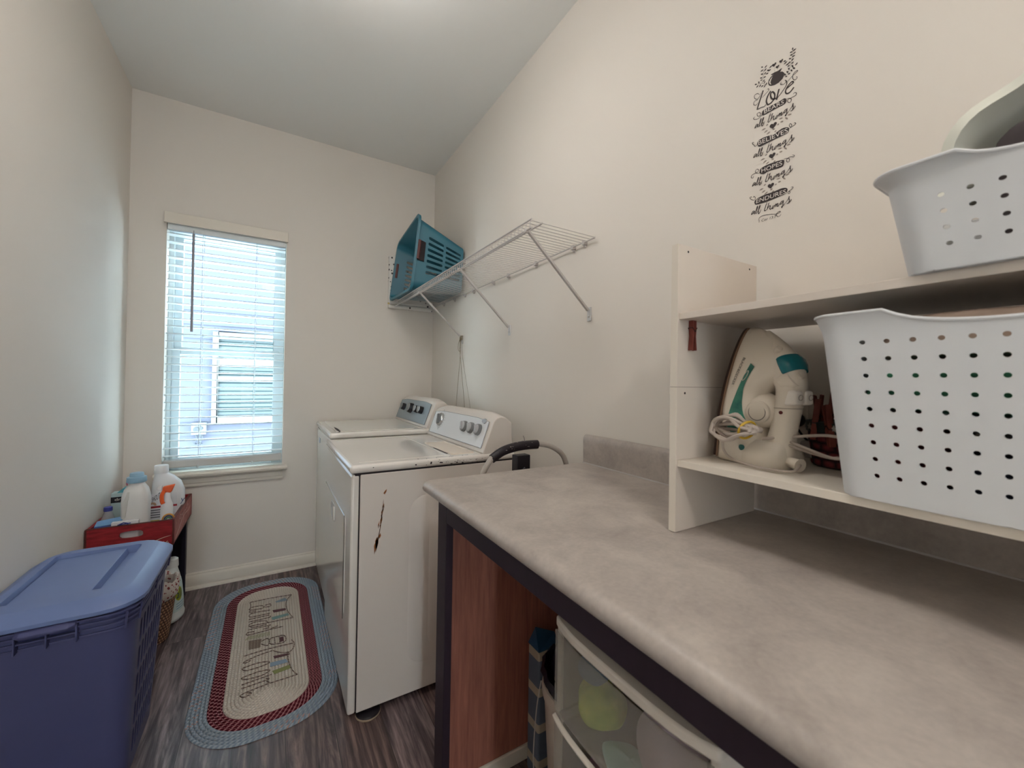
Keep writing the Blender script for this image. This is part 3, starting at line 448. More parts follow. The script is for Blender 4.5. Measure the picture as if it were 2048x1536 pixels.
# lint screen cover and lid crease
m=MB(); P=[(.70,1.60),(.79,1.60),(.79,1.99),(.70,1.99)]; m.prism(rrect(.665,.775,1.60,1.96,.012),'z',.9355,.9385)
lc=build('lint_screen_cover',m,M('warm lint lid',(228,214,198),.3),dr,bevel=.001,smooth=False)
build('grip_slot',MB().box(.655,.6625,1.63,1.80,.9352,.9368),SEAM,lc,smooth=False)
m=MB(); m.tube(spline([(.29,1.60,.9362),(.62,1.60,.9362),(.64,1.62,.9362),(.64,2.2,.9362),(.62,2.235,.9362),(.29,2.235,.9362)],3),.0014,5); build('deck_ridge',m,ENAM,dr)
m=MB()
for i in range(46):
    x=random.gauss(.66,.13); z=random.uniform(.908,.93); r=random.choice((.0008,.0012,.0016,.0026))
    if not .3<x<.94: continue
    y=DY0-.0066; n=6
    if z>.924: y+=.002
    m.add([(x+cos(2*pi*k/n)*r*1.6,y-.0002,z+sin(2*pi*k/n)*r) for k in range(n)]+[(x+cos(2*pi*k/n)*r*1.6,y+.004,z+sin(2*pi*k/n)*r) for k in range(n)],[tuple(range(n)),tuple(range(2*n-1,n-1,-1))]+[(k,(k+1)%n,n+(k+1)%n,n+k) for k in range(n)])
for i in range(26):
    x=random.uniform(.5,.92); yy=DY0+random.uniform(.004,.02); r=random.choice((.0008,.0012,.0018))
    m.lathe([(r*1.5,-.001),(r*1.5,.0004)],(x,yy,.936),6)
build('rust_specks',m,SEAM,dr,smooth=False)['kind']='stuff'
c=console(dr,DY0+.004,DY1-.004,.935,PANELW,1); p=panel(dr,c,DY0+.03,DY1-.03,.935,PANELW)
k=knob(p,2.135,.62,.036,.935,CHROME,KNOBG,h=.016)
m=MB()
for i in range(20):
    a=2*pi*i/20; q=Vector(slope(2.135,.62,.0036,.935)); u=Vector((.053,0,.149)).normalized()
    d=u*cos(a)+Vector((0,1,0))*sin(a); m.tube([q+d*.045,q+d*(.05 if i%5 else .058)],.0007,4)
build('timer_marks',m,KNOBG,p)
for y in(1.808,1.732,1.653):
    k=knob(p,y,.58,.027,.935,KNOBG,M('pale knob cap',(176,176,178),.35),h=.016)
m=MB(); q=[Vector(slope(1.628,.86,o,.935)) for o in(.003,.006)]; 
u=Vector((.053,0,.149)).normalized()
m.loft([[q[j]+Vector((0,1,0))*(cos(2*pi*i/20)*.024*sc)+u*(sin(2*pi*i/20)*.0125*sc) for i in range(20)] for j,sc in((0,1),(1,.85))]); build('badge',m,CHROME,p)
m=MB(); m.lathe([(.042,0),(.044,.008),(.04,.012),(.03,.013),(.014,.016),(.014,.04)],(.335,1.572,.0),26); ft=build('foot',m,BLACKP,dr)
m=MB(); m.lathe([(.0445,0),(.046,.004),(.0435,.0075)],(.335,1.572,.0),26); build('foot_cup_rim',m,M('pale cup rim',(150,132,112),.5),ft)
for x,y in((.9,1.6),(.335,2.24),(.9,2.24)): build('foot',MB().lathe([(.025,0),(.025,.02),(.012,.022),(.012,.04)],(x,y,0),16),BLACKP,dr)
# rust streak
RUST=rust_mat()
m=MB()
def blob(pts): 
    P=[(x,z) for x,z in pts]; k=len(P); m.add([(x,DY0-.0006,z) for x,z in P],[tuple(range(k))])
blob([(.372,.822),(.379,.832),(.385,.836),(.383,.826),(.377,.817)])
random.seed(11)
for i in range(22):
    t=random.random(); z0=.79-.14*t+random.uniform(-.012,.012); x0=.3755-.022*t+random.gauss(0,.0028*(.5+t)); ln=random.uniform(.012,.05)*(.5+t); wd=random.uniform(.0008,.003)*(.4+t)
    blob([(x0,z0),(x0-wd-ln*.14,z0-ln*.5),(x0-ln*.16,z0-ln),(x0+wd-ln*.08,z0-ln*.5)])
blob([(.3735,.80),(.372,.79),(.3690,.75),(.3630,.70),(.3545,.655),(.3500,.635),(.3525,.630),(.3575,.65),(.3650,.70),(.3700,.75),(.3735,.79)])
build('rust_stain',m,RUST,dr,smooth=False)
# washer (far)
WY0,WY1=2.292,2.985
wa=thing('washer','white washer with blue grey control panel in the corner by the window','washer',(.6,2.64,0))
build('cabinet',MB().box(.302,.95,WY0,WY1,.03,.93),ENAM2,wa,bevel=.004,smooth=False)
build('front_panel',MB().box(.274,.3,WY0,WY1,.03,.93),ENAM,wa,bevel=.009,seg=4)
build('top_deck',MB().box(.268,.955,WY0-.002,WY1+.002,.934,.966),ENAM,wa,bevel=.011,seg=4)
m=MB().prism(rrect(.305,.74,2.33,2.95,.025),'z',.9655,.9695); ld=build('lid',m,ENAM,wa,bevel=.0015,smooth=False)
m=MB().prism([(.318,2.30),(.314,2.45),(.322,2.56),(.330,2.45),(.328,2.34)],'z',.9692,.9702); build('lid_grip',m,SEAM,ld,smooth=False)
build('badge',MB().box(.272,.2745,2.80,2.85,.845,.875),M('blue badge',(70,84,110),.4),wa,bevel=.001,smooth=False)
c=console(wa,WY0+.004,WY1-.004,.965,PANELG,1); p=panel(wa,c,WY0+.045,WY1-.02,.965,PANELG,.08,.97)
for y,r in((2.845,.024),(2.68,.034),(2.545,.024),(2.465,.024)): knob(p,y,.6,r,.965,KNOBD,SILVER,h=.026)
for x,y in((.34,2.33),(.9,2.33),(.34,2.94),(.9,2.94)): build('foot',MB().lathe([(.025,0),(.025,.02),(.012,.022),(.012,.04)],(x,y,0),16),BLACKP,wa)
# ------------------------------------------------------------------ worktop, its frame, and the shelf unit on it
CY0,CY1=-1.0,1.208; ZC=.94
wt=thing('countertop','grey mottled laminate countertop along the right wall','countertop',(.73,.1,ZC-.035))
prof=[(XR-.0015,ZC-.035),(.418,ZC-.035),(.411,ZC-.031),(.407,ZC-.022),(.409,ZC-.011),(.416,ZC-.0035),(.427,ZC),(XR-.0015,ZC)]
build('top',MB().prism(prof,'y',CY0,CY1),LAM,wt,bevel=.003,angle=50)
prof=[(1.052,ZC+.0002),(1.050,ZC+.085),(1.051,ZC+.098),(1.056,ZC+.106),(1.062,ZC+.109),(XR-.0015,ZC+.11),(XR-.0015,ZC+.0002)]
bs=build('backsplash',MB().prism(prof,'y',CY0,CY1-.004),LAM,wt,bevel=.002,angle=50)
build('caulk_bead',MB().tube([(1.0505,CY0,ZC+.001),(1.0505,CY1-.004,ZC+.001)],.0026,6),M('grey caulk',(186,182,180),.5),bs)
fr_=thing('counter_frame','dark wood frame with cherry end panel holding up the countertop','counter frame',(.73,.1,0))
build('stile',MB().box(.43,.452,1.063,1.127,0,.905),ESP,fr_,bevel=.0015,smooth=False)
build('rail',MB().box(.431,.452,CY0,1.063,.85,.905),ESP,fr_,bevel=.0015,smooth=False)
build('end_panel',MB().box(.452,1.065,1.128,1.146,0,.905),CHERRY,fr_,smooth=False)
build('base_strip',MB().box(.453,1.065,1.117,1.128,0,.046),TRIM,fr_,bevel=.003,smooth=False)
build('wall_cleat',MB().box(1.04,1.069,CY0,1.128,.86,.905),ESP,fr_,smooth=False)
build('end_panel',MB().box(.452,1.065,CY0,CY0+.018,0,.905),CHERRY,fr_,smooth=False)
bc=thing('shelf_unit','white melamine shelf unit with two open shelves standing on the countertop','shelf unit',(.88,.1,ZC))
BY0,BY1=-.42,.561; bx0,bx1=.731,1.033
for ya,yb in((BY1-.016,BY1),(BY0,BY0+.016)):
    s=build('side_panel',MB().box(bx0,bx1,ya,yb,ZC+.0005,1.5475),MEL,bc,smooth=False,bevel=.0008)
    build('joint_line',MB().box(bx0-.001,bx1+.0002,ya-.0003,yb+.0003,1.2446,1.2454),M('joint shadow gap',(120,104,96),.8),s,smooth=False)
    f=build('edge_band',MB().box(bx0-.0008,bx0+.0005,ya,yb,ZC+.001,1.5475),MEL2,s,smooth=False)
    if ya>0:
        for x,z in((.763,1.535),(1.0,1.535),(.757,1.232)): build('peg_hole',MB().cyl((x,ya-.0006,z),(x,ya+.003,z),.0024,10),SEAM,s)
for z in(1.078,1.387):
    build('shelf',MB().box(bx0+.004,bx1,BY0+.016,BY1-.016,z,z+.0135),MEL2 if z<1.2 else MEL,bc,smooth=False,bevel=.0008)
# ------------------------------------------------------------------ tubs: hexahedral containers with rounded corners and pierced sides
class Tub:
    def __init__(s,b4,t4,ra,rb):
        s.b=[Vector(p) for p in b4]; s.t=[Vector(p) for p in t4]; s.ra=ra; s.rb=rb
    def P(s,a,b,t):
        q=lambda c:(c[0]*(1-a)*(1-b)+c[1]*(1+a)*(1-b)+c[2]*(1+a)*(1+b)+c[3]*(1-a)*(1+b))/4
        return q(s.b)*(1-t)+q(s.t)*t
    def side(s,k,u):
        ra,rb=s.ra,s.rb; x=-1+ra+u*(2-2*ra); y=-1+rb+u*(2-2*rb)
        return [(x,-1),(1,y),(-x,1),(-1,-y)][k]
    def corner(s,k,u):
        ra,rb=s.ra,s.rb; cx,cy,a0=[(1-ra,-1+rb,-pi/2),(1-ra,1-rb,0),(-1+ra,1-rb,pi/2),(-1+ra,-1+rb,pi)][k]
        a=a0+u*pi/2; return (cx+cos(a)*ra,cy+sin(a)*rb)
    def ring(s,n=8,nc=6):
        out=[]
        for k in range(4):
            out+=[s.side(k,i/n) for i in range(n)]+[s.corner(k,i/nc) for i in range(nc)]
        return out
    def walls(s,mb,cells,dip=lambda a,b:1.0,flare=lambda t:0.0,tv=None):
        """cells[k]=(us,vs,hole) for pierced sides, else None"""
        def pt(ab,t):
            a,b=ab; d=dip(a,b); tt=t if t<.86 else .86+(t-.86)*(d-.86)/.14; f=1+flare(tt); return tuple(s.P(a*f,b*f,tt))
        for k in range(4):
            us,vs,h=cells[k] if cells[k] else ([i/8 for i in range(9)],tv or [i/8 for i in range(9)],lambda i,j:None)
            mb.holed(lambda u,v,k=k:pt(s.side(k,u),v),us,vs,h)
            VV=[vs[j]+(vs[j+1]-vs[j])*q/4 for j in range(len(vs)-1) for q in range(4)]+[vs[-1]]; nv=len(VV)-1
            mb.grid(lambda u,v,k=k:pt(s.corner(k,u),VV[int(round(v*nv))]),8,nv)
        return pt
    def floor(s,mb,t=0):
        mb.add([tuple(s.P(a,b,t)) for a,b in s.ring()],[tuple(range(4*14))])
def lin(a,b,n): return [a+(b-a)*i/n for i in range(n+1)]
# ------------------------------------------------------------------ white pierced baskets on the shelf unit
def white_basket(label,x0,x1,y0,y1,z0,h,tap,rows,cols,r0,dr_,mat,scoop,FL=.06):
    t=thing('plastic_basket',label,'basket',((x0+x1)/2,(y0+y1)/2,z0))
    b4=[(x0+tap,y0+tap,z0),(x0+tap,y1-tap,z0),(x1-tap,y1-tap,z0),(x1-tap,y0+tap,z0)]  # side 0 faces the room
    t4=[(x0,y0,z0+h),(x0,y1,z0+h),(x1,y1,z0+h),(x1,y0,z0+h)]
    T=Tub(b4,t4,.032/((y1-y0)/2),.032/((x1-x0)/2))
    def dip(a,b):
        if scoop and abs(b)>.9 and abs(a)<scoop[0]:
            q=1-(a/scoop[0])**2; return 1-scoop[1]*q**.5
        return 1.0
    fl=lambda q:.0 if q<.86 else FL*((q-.86)/.14)**2
    def grid_cells(w,n):
        mrg=.03; us=[0]+lin(mrg,1-mrg,n)+[1]; e_=r0+dr_*rows; vs=[0]+lin(r0,e_,rows)+[q for q in(.80,.86,.90,.925,.95,.975) if q>e_+.01]+[1]
        return (us,vs,lambda i,j:(.27,.27,2) if 1<=i<=n and 1<=j<=rows else None)
    m=MB(); C=[grid_cells(y1-y0,cols),grid_cells(x1-x0,max(4,int(cols*(x1-x0)/(y1-y0)))),grid_cells(y1-y0,cols),grid_cells(x1-x0,max(4,int(cols*(x1-x0)/(y1-y0))))]
    # denser top strip so the scoop reads smooth
    pt=T.walls(m,C,dip,fl); T.floor(m)
    body=build('body',m,mat,t,solid=.0024,off=0,angle=28)
    R=MB(); rp=[pt(ab,1.0) for ab in T.ring(24,8)]; R.tube(rp,.0026,8,closed=True); build('rim',R,mat,body)
    return t
white_basket('white perforated plastic basket filled with coloured cloths on the lower shelf',.705,1.02,-.085,.287,1.0925,.262,.024,9,11,.090,.0885,WHITEP,(.52,.085),.035)
white_basket('white perforated plastic basket high on the top shelf with pale cloth inside',.705,1.01,-.125,.212,1.4015,.134,.02,4,10,.150,.150,WHITEP,(.52,.13))
def cloth(name,label,x0,x1,y0,y1,z0,z1,mat,seed,lump=.006,cat='cloth',group=None,ends=None):
    """folded cloth: soft-cornered stack with ripples and fold lines"""
    rd=random.Random(seed); ph=[rd.uniform(0,6) for _ in range(6)]
    t=thing(name,label,cat,((x0+x1)/2,(y0+y1)/2,z0),group)
    m=MB(); n=28; rings=[]; nz=9
    cx,cy=(x0+x1)/2,(y0+y1)/2; hx,hy_=(x1-x0)/2,(y1-y0)/2
    for j in range(nz+1):
        q=j/nz; zz=z0+(z1-z0)*q; shr=1-.10*abs(2*q-1)**4-.04*abs(sin(q*pi*3))
        if j in(0,nz): shr*=.9
        ring=[]
        for i in range(n):
            a=2*pi*i/n; c_,s_=cos(a),sin(a); L=(abs(c_)**4+abs(s_)**4)**-.25
            w=lump*(sin(3*a+ph[0]+q*2)+.6*sin(5*a+ph[1]))
            ring.append((cx+c_*L*hx*shr+w*.4,cy+s_*L*hy_*shr+w*.4,zz+(lump*.9*sin(2*a+ph[2])*(q if q>.5 else 0))))
        rings.append(ring)
    m.loft(rings); build('folds',m,mat,t,angle=80,sub=1); return t
GRN=M('green cloth',(66,142,106),.9,var=.25,vs=30); MAR=M('maroon cloth',(120,42,44),.9,var=.25,vs=30); NAV=M('navy cloth',(44,48,72),.9,var=.2,vs=30); TAN=M('tan cloth',(150,130,116),.9,var=.15,vs=30)
cloth('folded_cloth','dark navy cloth at the bottom of the lower white basket',.735,.99,-.05,.158,1.097,1.165,NAV,1)
cloth('folded_cloth','maroon cloth in the left corner of the lower white basket',.735,.99,.165,.255,1.097,1.212,MAR,2)
cloth('folded_cloth','green cloth in the middle of the lower white basket',.735,.99,-.055,.258,1.215,1.287,GRN,3)
cloth('folded_cloth','tan and white cloth topping the pile in the lower white basket',.74,.99,-.055,.255,1.29,1.35,TAN,4,cat='cloth')
cloth('folded_cloth','charcoal shade filler inside the upper white basket under the pale cloth',.765,.985,-.09,.14,1.406,1.592,M('charcoal shade filler',(78,70,72),.9,var=.2),6)  # dark filler added for the shade inside the basket, not a real cloth
# ------------------------------------------------------------------ steam iron
IO=Vector((.826,.516,1.0925)); IW=Vector((.961,-.276,0)); IH=Vector((-.276,-.961,0)); LEAN=.10
def ip(w,d,u): return tuple(IO+IW*w+IH*(d+LEAN*u)+Vector((0,0,u)))
ir=thing('steam_iron','ivory and teal steam iron standing on its heel on the lower shelf','iron',(.85,.45,1.0925))
IWC=.056
def hw(u):
    if u<.0: u=0
    if u>=.279: return .0015
    q=max(0,(u-.06)/.219); return .054*(1-q**1.75)**.72+.0015
def dtop(u):
    pts=[(0,.098),(.02,.10),(.045,.075),(.07,.068),(.10,.062),(.135,.064),(.155,.08),(.17,.100),(.19,.112),(.215,.104),(.24,.080),(.262,.052),(.274,.034),(.28,.02)]
    for (a,b),(c,d) in zip(pts,pts[1:]):
        if u<=c: 
            t=(u-a)/(c-a); t=t*t*(3-2*t); return b+(d-b)*t
    return pts[-1][1]
us=[0,.006,.02,.035,.05,.065,.08,.095,.11,.125,.14,.155,.17,.185,.20,.215,.23,.245,.257,.267,.274,.279]
m=MB(); rings=[]
for u in us:
    h=hw(u)*(.9 if u<.005 else 1)*(.97 if .085<u<.1 else 1); D=dtop(u); ring=[]
    prof=[(-.96,.0),(-1,.006),(-1,.012),(-.985,.3*D),(-.93,.55*D),(-.78,.78*D),(-.55,.93*D),(-.25,1.0*D),(0,1.01*D)]
    full=prof+[(-a,b) for a,b in reversed(prof[:-1])]
    rings.append([ip(IWC+a*h,b,u) for a,b in full])
m.loft(rings); body=build('body',m,IRONW,ir,angle=50)
# soleplate, a thin dark-edged metal plate
m=MB(); rings=[]
for d in(-.007,-.001):
    out=[(-hw(u)*1.02-.0015,u) for u in us if u>.003]+[(hw(u)*1.02+.0015,u) for u in reversed(us) if u>.003]
    rings.append([ip(IWC+a,d,u+.0015) for a,u in out])
m.loft(rings); build('soleplate',m,M('dark soleplate edge',(58,40,34),.35,metal=.5),ir)
m=MB(); m.tube([ip(IWC-hw(u)-.001,.001,u) for u in us if u>.003],.0022,6); build('soleplate_rim',m,M('bronze rim',(132,104,84),.35,metal=.4),ir)
# handle arch
path=[(.040,.262),(.058,.240),(.078,.214),(.096,.187),(.109,.160),(.109,.13),(.106,.10),(.102,.065),(.099,.035),(.098,.012)]
rad=[(.006,.012),(.014,.020),(.022,.027),(.027,.030),(.026,.026),(.0235,.024),(.0225,.023),(.0235,.024),(.027,.028),(.030,.03)]
sp=spline([(a,b,0) for a,b in path],4); sr=spline([(a,b,0) for a,b in rad],4); rings=[]
for i,(d,u,_) in enumerate(sp):
    d0,u0,_a=sp[max(i-1,0)]; d1,u1,_b=sp[min(i+1,len(sp)-1)]; tx,ty=d1-d0,u1-u0; L=hypot(tx,ty); nx,ny=-ty/L,tx/L
    rings.append([ip(IWC+cos(2*pi*k/18)*sr[i][0],d+nx*sin(2*pi*k/18)*sr[i][1],u+ny*sin(2*pi*k/18)*sr[i][1]) for k in range(18)])
m=MB().loft(rings); handle=build('handle',m,IRONW,ir,angle=60)
build('handle_seam',MB().tube([ip(IWC+cos(2*pi*k/20)*.0238,.108+sin(2*pi*k/20)*.0243,.116) for k in range(20)],.0006,4,closed=True),M('faint seam',(170,160,148),.5),handle)
# heel block
m=MB(); rings=[]
for u,sx,sd in((0,.96,.98),(.004,1,1),(.022,1,1),(.040,.82,.97),(.05,.6,.9)):
    rings.append([ip(IWC+a*.05*sx,.05+ (b*.075)*sd,u) for a,b in[(cos(2*pi*k/24)/( (abs(cos(2*pi*k/24))**5+abs(sin(2*pi*k/24))**5)**.2),sin(2*pi*k/24)/((abs(cos(2*pi*k/24))**5+abs(sin(2*pi*k/24))**5)**.2)) for k in range(24)]])
m.loft(rings); build('heel',m,IRONW,ir,angle=50)
# teal tank window on the side facing the room
def onside(d,u,o=.0008):
    h=hw(u); D=dtop(u); P=[(0,.96),(.012,1),(.3*D,.985),(.55*D,.93),(.78*D,.78),(.93*D,.55),(1.0*D,.25),(1.1*D,0)]
    for (a,b),(c,e) in zip(P,P[1:]):
        if d<=c: w=b+(e-b)*(d-a)/max(1e-6,c-a); break
    else: w=0
    return ip(IWC-h*w-o,d,u)
def strip(name,lo,hi,mat,parent,n=22,m_=6,o=.0012):
    m=MB(); L=spline([(a,b,0) for a,b in lo],8); H=spline([(a,b,0) for a,b in hi],8)
    def f(u,v):
        i=u*(len(L)-1); k=min(int(i),len(L)-2); t=i-k; i2=u*(len(H)-1); k2=min(int(i2),len(H)-2); t2=i2-k2
        a=Vector(L[k])*(1-t)+Vector(L[k+1])*t; b=Vector(H[k2])*(1-t2)+Vector(H[k2+1])*t2; c=a*(1-v)+b*v
        return onside(c.x,c.y,o)
    m.grid(f,n,m_); return build(name,m,mat,parent,angle=80)
strip('water_window',[(.016,.055),(.018,.08),(.022,.11),(.028,.14),(.036,.17),(.046,.203)],[(.062,.060),(.055,.082),(.046,.105),(.042,.135),(.046,.165),(.057,.196)],M('teal tank plastic',(40,104,98),.18,var=.2,vs=22,rgb2=(70,140,118)),ir)
m=MB(); m.tube([onside(.042+ .0035*cos(a)-.0*a+.010*sin(a)*.35,.178+.010*sin(a),.0016) for a in[2*pi*k/20 for k in range(20)]],.0006,5,closed=True); build('oval_mark',m,PAPERW,ir)
# dial, buttons, teal spray nozzle, lamp
m=MB(); c0=Vector(ip(IWC-.004,.04,.112)); dn=(IH*.45+Vector(IW)*-.9).normalized()
def stack(mb,c,n,seq,k=26):
    n=Vector(n).normalized(); a=n.cross(Vector((0,0,1))).normalized(); b=a.cross(n)
    mb.loft([[tuple(Vector(c)+n*h+a*(cos(2*pi*i/k)*r)+b*(sin(2*pi*i/k)*r)) for i in range(k)] for r,h in seq]); return mb
dn=(IH*.25-IW*.9-Vector((0,0,.1))).normalized(); c0=Vector(ip(.030,.070,.107)); stack(m,c0,dn,[(.036,-.022),(.032,-.006),(.0275,.0),(.022,.003),(.022,.010),(.0205,.0115)])
dl=build('temperature_dial',m,IRONW,ir,angle=40)
m=MB(); m.tube([tuple(c0+dn*.0118+dn.cross(Vector((0,0,1))).normalized()*(cos(2*pi*i/28)*.016)+Vector((0,0,1))*(sin(2*pi*i/28)*.016)) for i in range(28)],.0007,4,closed=True); build('dial_ring',m,M('grey print',(120,112,106),.6),dl)
m=MB(); seq=[]
for t_,(d,u) in enumerate([(.103,.212),(.1105,.203),(.117,.192),(.121,.182)]):
    r=(.0175,.0205,.0205,.0185)[t_]; seq.append([ip(IWC+cos(2*pi*k/16)*(r+.0085),d-.006+sin(2*pi*k/16)*r*.72*1,u+sin(2*pi*k/16)*r*.42) for k in range(16)])
m.loft(seq); build('spray_nozzle',m,TEALD,ir,angle=50)
m=MB(); stack(m,ip(IWC-.017,.090,.228),(IH+Vector((0,0,.7))-IW*.6),[(.006,-.006),(.006,.003),(.004,.005)]); build('spray_button',m,IRONW,ir)
m=MB(); stack(m,ip(IWC-.004,.117,.172),(IH*.9+Vector((0,0,.5))),[(.024,-.016),(.024,.0),(.02,.006),(.009,.007),(.009,.014),(.007,.016)]); build('collar',m,IRONW,ir)
for w_,nm in((-.012,'steam_button'),(.012,'spray_trigger')):
    m=MB(); P=lambda a,d,u: ip(IWC+w_+a*.0095,d,u)
    m.hexa([P(-1,.108,.120),P(1,.108,.120),P(1,.108,.153),P(-1,.108,.153)],[P(-1,.140,.124),P(1,.140,.124),P(1,.137,.149),P(-1,.137,.149)])
    bt=build(nm,m,M('white button',(230,224,216),.3),ir,bevel=.004,seg=3)
    m=MB(); m.tube([P(cos(2*pi*k/14)*.5,.1405,.137+sin(2*pi*k/14)*.005) for k in range(14)],.0005,4,closed=True); build('button_mark',m,M('grey mark',(150,144,138),.6),bt)
m=MB(); stack(m,ip(IWC-.0215,.112,.108),(-IW+IH*.25),[(.0034,-.002),(.0034,.0015),(.002,.0025)],14); build('indicator_lamp',m,M('dark red lens',(96,26,26),.2),ir)
m=MB(); stack(m,onside(.055,.033,0),(-IW),[(.0058,-.003),(.0058,.001),(.0045,.0018)],16); build('teal_button',m,TEALP,ir)
# cord sleeve, cord, coil held by a yellow tie, plug
GCORD=M('grey cord',(176,164,154),.55)
m=MB(); a=Vector(ip(IWC-.004,.10,.02)); b=Vector(ip(IWC-.006,.148,.0125)); m.tube([a,a*.5+b*.5,a*.08+b*.92,b],[.0085,.0085,.011,.013],16); sl=build('cord_sleeve',m,IRONW,ir)
m=MB(); pts=[tuple(b+Vector((0,0,.001))),ip(.02,.16,.006),ip(.004,.14,.0045),ip(-.008,.10,.0045),ip(-.010,.055,.009),ip(-.008,.028,.022),ip(-.012,.026,.045),ip(-.018,.03,.06)]
cd=build('cord',m.tube(spline(pts,6),.0026,8),GCORD,ir)
rd=random.Random(3); pts=[]
NT=8
for k in range(NT):
    for j in range(12):
        a=2*pi*j/12; e=k/NT
        du_=.066+.044*cos(a)*(1-.1*e)+rd.uniform(-.003,.003); uu=.074+.021*sin(a)*(1.2-.95*e)*(.5 if cos(a)>.5 else 1)+rd.uniform(-.002,.002)
        ww=-.020+.014*sin(a+1.2*k)+ (k-4)*.0028
        pts.append(ip(ww,du_,uu))
m=MB().tube(spline(pts,4),.0034,8); build('cord_coil',m,GCORD,cd)
m=MB(); m.tube([ip(-.020+.019*cos(2*pi*k/18),.092+.004*sin(2*pi*k/18),.073+.0165*sin(2*pi*k/18)) for k in range(18)],.0024,6,closed=True); build('yellow_tie',m,M('yellow tie',(196,160,48),.5),cd)
m=MB(); lp=[ip(.02,.09,.055),ip(.05,.12,.062),ip(.085,.165,.07),ip(.09,.196,.064),ip(.085,.205,.045),ip(.08,.185,.032),ip(.06,.145,.045),ip(.045,.11,.058),ip(.05,.125,.046),ip(.08,.17,.032),ip(.082,.19,.034)]
build('cord_loop',m.tube(spline(lp,6),.0028,8),GCORD,cd)
m=MB(); c0=Vector((.955,.398,1.118)); m.hexa([c0+Vector(p) for p in((-.012,-.014,-.014),(.012,-.014,-.014),(.012,.014,-.014),(-.012,.014,-.014))],[c0+Vector(p) for p in((-.009,-.011,.02),(.009,-.011,.02),(.009,.011,.02),(-.009,.011,.02))])
pl=build('plug',m,M('grey plug',(160,152,148),.4),cd,bevel=.004,seg=3)
m=MB(); m.box(c0.x-.001,c0.x+.001,c0.y-.032,c0.y-.012,c0.z-.009,c0.z-.004); m.box(c0.x-.001,c0.x+.001,c0.y-.032,c0.y-.012,c0.z+.004,c0.z+.009); build('prong',m,CHROME,cd,smooth=False)
# ------------------------------------------------------------------ wall outlet behind the iron
ol=thing('outlet_plate','white outlet plate on the wall behind the iron','outlet',(XR,.485,1.20))
build('plate',MB().box(XR-.006,XR-.0005,.444,.526,1.135,1.253),M('outlet white',(224,216,206),.4),ol,bevel=.003)
m=MB()
for z in(1.172,1.216): m.box(XR-.0072,XR-.0055,.467,.503,z-.014,z+.014)
o=build('receptacle',m,M('outlet face',(212,204,194),.4),ol,bevel=.002)
for y in(.478,.491): build('slot',MB().box(XR-.0076,XR-.0071,y-.001,y+.001,1.212,1.222),SEAM,o,smooth=False)
pg=thing('black_plug','small black plug adapter in the outlet behind the iron','plug',(1.05,.462,1.172))
m=MB(); stack(m,(1.0635,.4625,1.172),(-1,0,0),[(.014,0),(.016,.004),(.016,.014),(.012,.02),(.007,.024)],20); build('plug_body',m,BLACKP,pg)
build('plug_lead',MB().tube(spline([(1.04,.4625,1.172),(1.028,.455,1.165),(1.03,.44,1.14),(1.05,.43,1.118),(1.06,.43,1.096)],5),.0025,6),BLACKP,pg)
# ------------------------------------------------------------------ clothespin basket
REDW=weave_mat('dark red woven splint',(48,16,22),(124,44,50),su=16,sv=62)
cb=thing('woven_basket','small dark red woven basket of clothespins beside the iron','basket',(.985,.338,1.0925))
m=MB(); m.lathe([(.058,0),(.062,.004),(.066,.04),(.068,.085),(.064,.085),(.06,.006)],(.985,.338,1.0925),36); build('body',m,REDW,cb)
m=MB(); m.lathe([(.0665,.068),(.0705,.068),(.0715,.088),(.0665,.088)],(.985,.338,1.0925),36); bd=build('band',m,M('dark green ribbon',(34,44,44),.7,var=.3,vs=60),cb)
PEW=M('pewter',(170,166,160),.4,metal=.4); nst=9
for i in range(nst):
    a=2*pi*i/nst+.35; c=Vector((.985+cos(a)*.0718,.338+sin(a)*.0718,1.0925+.078)); tn=Vector((-sin(a),cos(a),0)); ou=Vector((cos(a),sin(a),0))
    P=[c+tn*(cos(pi/2+k*pi/5)*(.0075 if k%2==0 else .0032))+Vector((0,0,1))*(sin(pi/2+k*pi/5)*(.0075 if k%2==0 else .0032)) for k in range(10)]
    m=MB().add(P+[p+ou*.0012 for p in P],[tuple(range(10)),tuple(range(19,9,-1))]+[(k,(k+1)%10,10+(k+1)%10,10+k) for k in range(10)])
    build('star',m,PEW,bd,smooth=False)
0 if 1 else build('star',m,M('pewter star',(170,166,160),.4,metal=.4),bd,smooth=False)
PINW=M('red brown clothespin wood',(120,58,48),.65,var=.22,vs=30,stretch=(1,1,.25))
def clothespin(label):
    t=thing('clothespin',label,'clothespin',(0,0,0),'clothespins in the red woven basket')
    for s_ in(-1,1):
        m=MB(); P=[(.0006,-.045),(.0045,-.045),(.0062,-.038),(.0068,-.01),(.0052,.006),(.0085,.036),(.0050,.036),(.0010,.004)]
        m.prism([(x*s_,z) for x,z in P],'y',-.005,.005); build('jaw',m,PINW,t,bevel=.0006,smooth=False)
    m=MB(); m.tube([(-.0035+.007*(i%2),-.0055+.011*i/7,-.005) for i in range(8)],.0009,6)
    for y in(-.0053,.0053): m.tube([(-.0076,y,-.012),(0,y,-.004),(.0076,y,-.012)],.0008,5)
    m.tube([(-.0072,-.0053,-.012),(-.0072,.0053,-.012)],.0009,5); m.tube([(.0072,-.0053,-.012),(.0072,.0053,-.012)],.0009,5)
    build('spring',m,M('dark steel',(52,46,48),.4,metal=.7),t); return t
base=clothespin('clothespin hooked over the left edge of the red woven basket')
CW=Vector((.985,.338,0)); first=True
